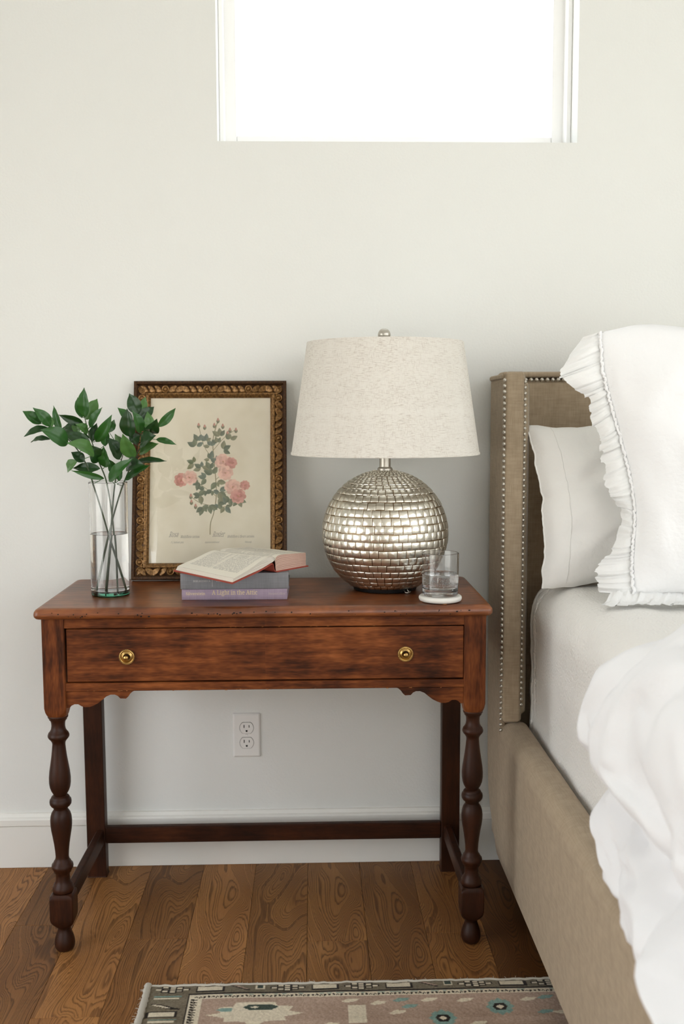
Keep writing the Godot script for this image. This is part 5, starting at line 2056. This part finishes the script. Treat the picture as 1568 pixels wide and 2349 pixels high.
	im.resize(W * 3, H * 3 - 0, Image.INTERPOLATE_BILINEAR)
	return tex(im)


# stems (rim to tip), then per leaf: foot, tip, width, tone, roll
const SPRIGS := [
	[[[-0.420, 0.763, 0.289], [-0.447, 0.889, 0.299], [-0.474, 1.005, 0.319], [-0.491, 1.059, 0.329], [-0.519, 1.100, 0.338], [-0.554, 1.128, 0.348]], [
		[-0.575, 1.135, 0.345, -0.611, 1.162, 0.353, 0.0202, 1, 0.15],
		[-0.555, 1.130, 0.348, -0.585, 1.169, 0.368, 0.0212, 1, 0.29],
		[-0.561, 1.127, 0.348, -0.607, 1.108, 0.363, 0.0146, 0, 0.35],
		[-0.559, 1.102, 0.338, -0.604, 1.095, 0.323, 0.0121, 0, 0.53],
		[-0.520, 1.092, 0.343, -0.568, 1.123, 0.378, 0.0340, 1, 0.29],
		[-0.554, 1.127, 0.343, -0.561, 1.152, 0.323, 0.0086, 2, 0.51],
		[-0.534, 1.117, 0.341, -0.553, 1.174, 0.323, 0.0161, 1, -0.57],
		[-0.474, 1.091, 0.333, -0.531, 1.115, 0.338, 0.0227, 0, -0.04],
		[-0.466, 1.067, 0.338, -0.513, 1.095, 0.383, 0.0315, 2, 0.53],
		[-0.489, 1.053, 0.331, -0.516, 1.074, 0.333, 0.0192, 0, 0.18],
		[-0.505, 1.054, 0.328, -0.534, 1.029, 0.293, 0.0212, 2, 0.48],
		[-0.449, 1.016, 0.323, -0.510, 1.036, 0.363, 0.0116, 1, -0.46],
		[-0.457, 1.038, 0.323, -0.520, 1.038, 0.303, 0.0182, 0, -0.04]]],
	[[[-0.430, 0.762, 0.311], [-0.434, 0.891, 0.307], [-0.447, 0.999, 0.301], [-0.465, 1.052, 0.297], [-0.486, 1.114, 0.293], [-0.494, 1.148, 0.293]], [
		[-0.494, 1.148, 0.293, -0.491, 1.213, 0.303, 0.0240, 1, -0.30],
		[-0.501, 1.147, 0.288, -0.515, 1.192, 0.263, 0.0177, 1, 0.05],
		[-0.491, 1.143, 0.288, -0.472, 1.189, 0.263, 0.0240, 2, 0.09],
		[-0.496, 1.134, 0.298, -0.543, 1.154, 0.323, 0.0166, 0, -0.58],
		[-0.484, 1.126, 0.293, -0.451, 1.170, 0.313, 0.0171, 1, -0.34],
		[-0.512, 1.112, 0.283, -0.518, 1.149, 0.273, 0.0166, 2, -0.26],
		[-0.489, 1.113, 0.293, -0.510, 1.134, 0.313, 0.0202, 2, 0.50],
		[-0.519, 1.118, 0.278, -0.551, 1.124, 0.263, 0.0240, 0, 0.32],
		[-0.480, 1.095, 0.288, -0.470, 1.136, 0.283, 0.0202, 0, -0.41],
		[-0.469, 1.095, 0.303, -0.429, 1.154, 0.323, 0.0212, 1, 0.36],
		[-0.451, 1.085, 0.293, -0.448, 1.126, 0.283, 0.0192, 1, -0.43],
		[-0.462, 1.052, 0.305, -0.474, 1.089, 0.333, 0.0298, 0, 0.14],
		[-0.449, 1.039, 0.305, -0.448, 1.086, 0.323, 0.0252, 1, -0.45],
		[-0.484, 1.103, 0.303, -0.509, 1.109, 0.313, 0.0151, 0, -0.60]]],
	[[[-0.458, 0.758, 0.273], [-0.447, 0.888, 0.279], [-0.434, 1.004, 0.281], [-0.421, 1.050, 0.277], [-0.415, 1.070, 0.273]], [
		[-0.424, 1.055, 0.277, -0.448, 1.106, 0.293, 0.0265, 0, 0.45],
		[-0.428, 1.023, 0.281, -0.444, 1.057, 0.293, 0.0192, 1, -0.35],
		[-0.424, 1.008, 0.281, -0.425, 1.046, 0.273, 0.0156, 1, -0.34],
		[-0.447, 1.115, 0.283, -0.436, 1.143, 0.263, 0.0136, 1, 0.58],
		[-0.422, 1.077, 0.273, -0.437, 1.111, 0.253, 0.0151, 2, 0.45]]],
	[[[-0.470, 0.769, 0.305], [-0.446, 0.893, 0.301], [-0.423, 0.975, 0.297], [-0.408, 1.015, 0.293], [-0.392, 1.051, 0.289], [-0.372, 1.090, 0.293], [-0.374, 1.126, 0.297], [-0.379, 1.155, 0.297]], [
		[-0.375, 1.156, 0.297, -0.396, 1.200, 0.293, 0.0262, 0, -0.25],
		[-0.381, 1.153, 0.293, -0.366, 1.193, 0.263, 0.0166, 2, 0.55],
		[-0.391, 1.138, 0.293, -0.422, 1.169, 0.293, 0.0166, 1, 0.05],
		[-0.376, 1.143, 0.293, -0.346, 1.171, 0.273, 0.0197, 0, 0.21],
		[-0.395, 1.105, 0.301, -0.398, 1.167, 0.313, 0.0303, 0, -0.35],
		[-0.373, 1.113, 0.305, -0.386, 1.164, 0.323, 0.0222, 1, 0.53],
		[-0.353, 1.115, 0.297, -0.358, 1.161, 0.293, 0.0192, 2, 0.23],
		[-0.353, 1.115, 0.305, -0.331, 1.145, 0.333, 0.0252, 0, 0.56],
		[-0.336, 1.127, 0.293, -0.299, 1.168, 0.273, 0.0161, 1, 0.47],
		[-0.373, 1.090, 0.303, -0.332, 1.109, 0.343, 0.0303, 0, -0.24],
		[-0.340, 1.100, 0.293, -0.296, 1.088, 0.293, 0.0121, 1, -0.17],
		[-0.377, 1.069, 0.293, -0.330, 1.091, 0.323, 0.0222, 2, -0.40],
		[-0.389, 1.059, 0.303, -0.406, 1.113, 0.328, 0.0282, 2, -0.43],
		[-0.385, 1.051, 0.293, -0.313, 1.053, 0.323, 0.0146, 0, -0.52],
		[-0.443, 1.009, 0.305, -0.380, 1.061, 0.353, 0.0240, 1, -0.24],
		[-0.403, 1.042, 0.303, -0.357, 1.047, 0.353, 0.0277, 0, 0.12],
		[-0.409, 1.011, 0.297, -0.348, 1.045, 0.323, 0.0212, 1, -0.60],
		[-0.399, 1.095, 0.283, -0.378, 1.110, 0.273, 0.0222, 0, 0.21],
		[-0.357, 1.117, 0.283, -0.379, 1.138, 0.263, 0.0177, 1, -0.19]]],
]
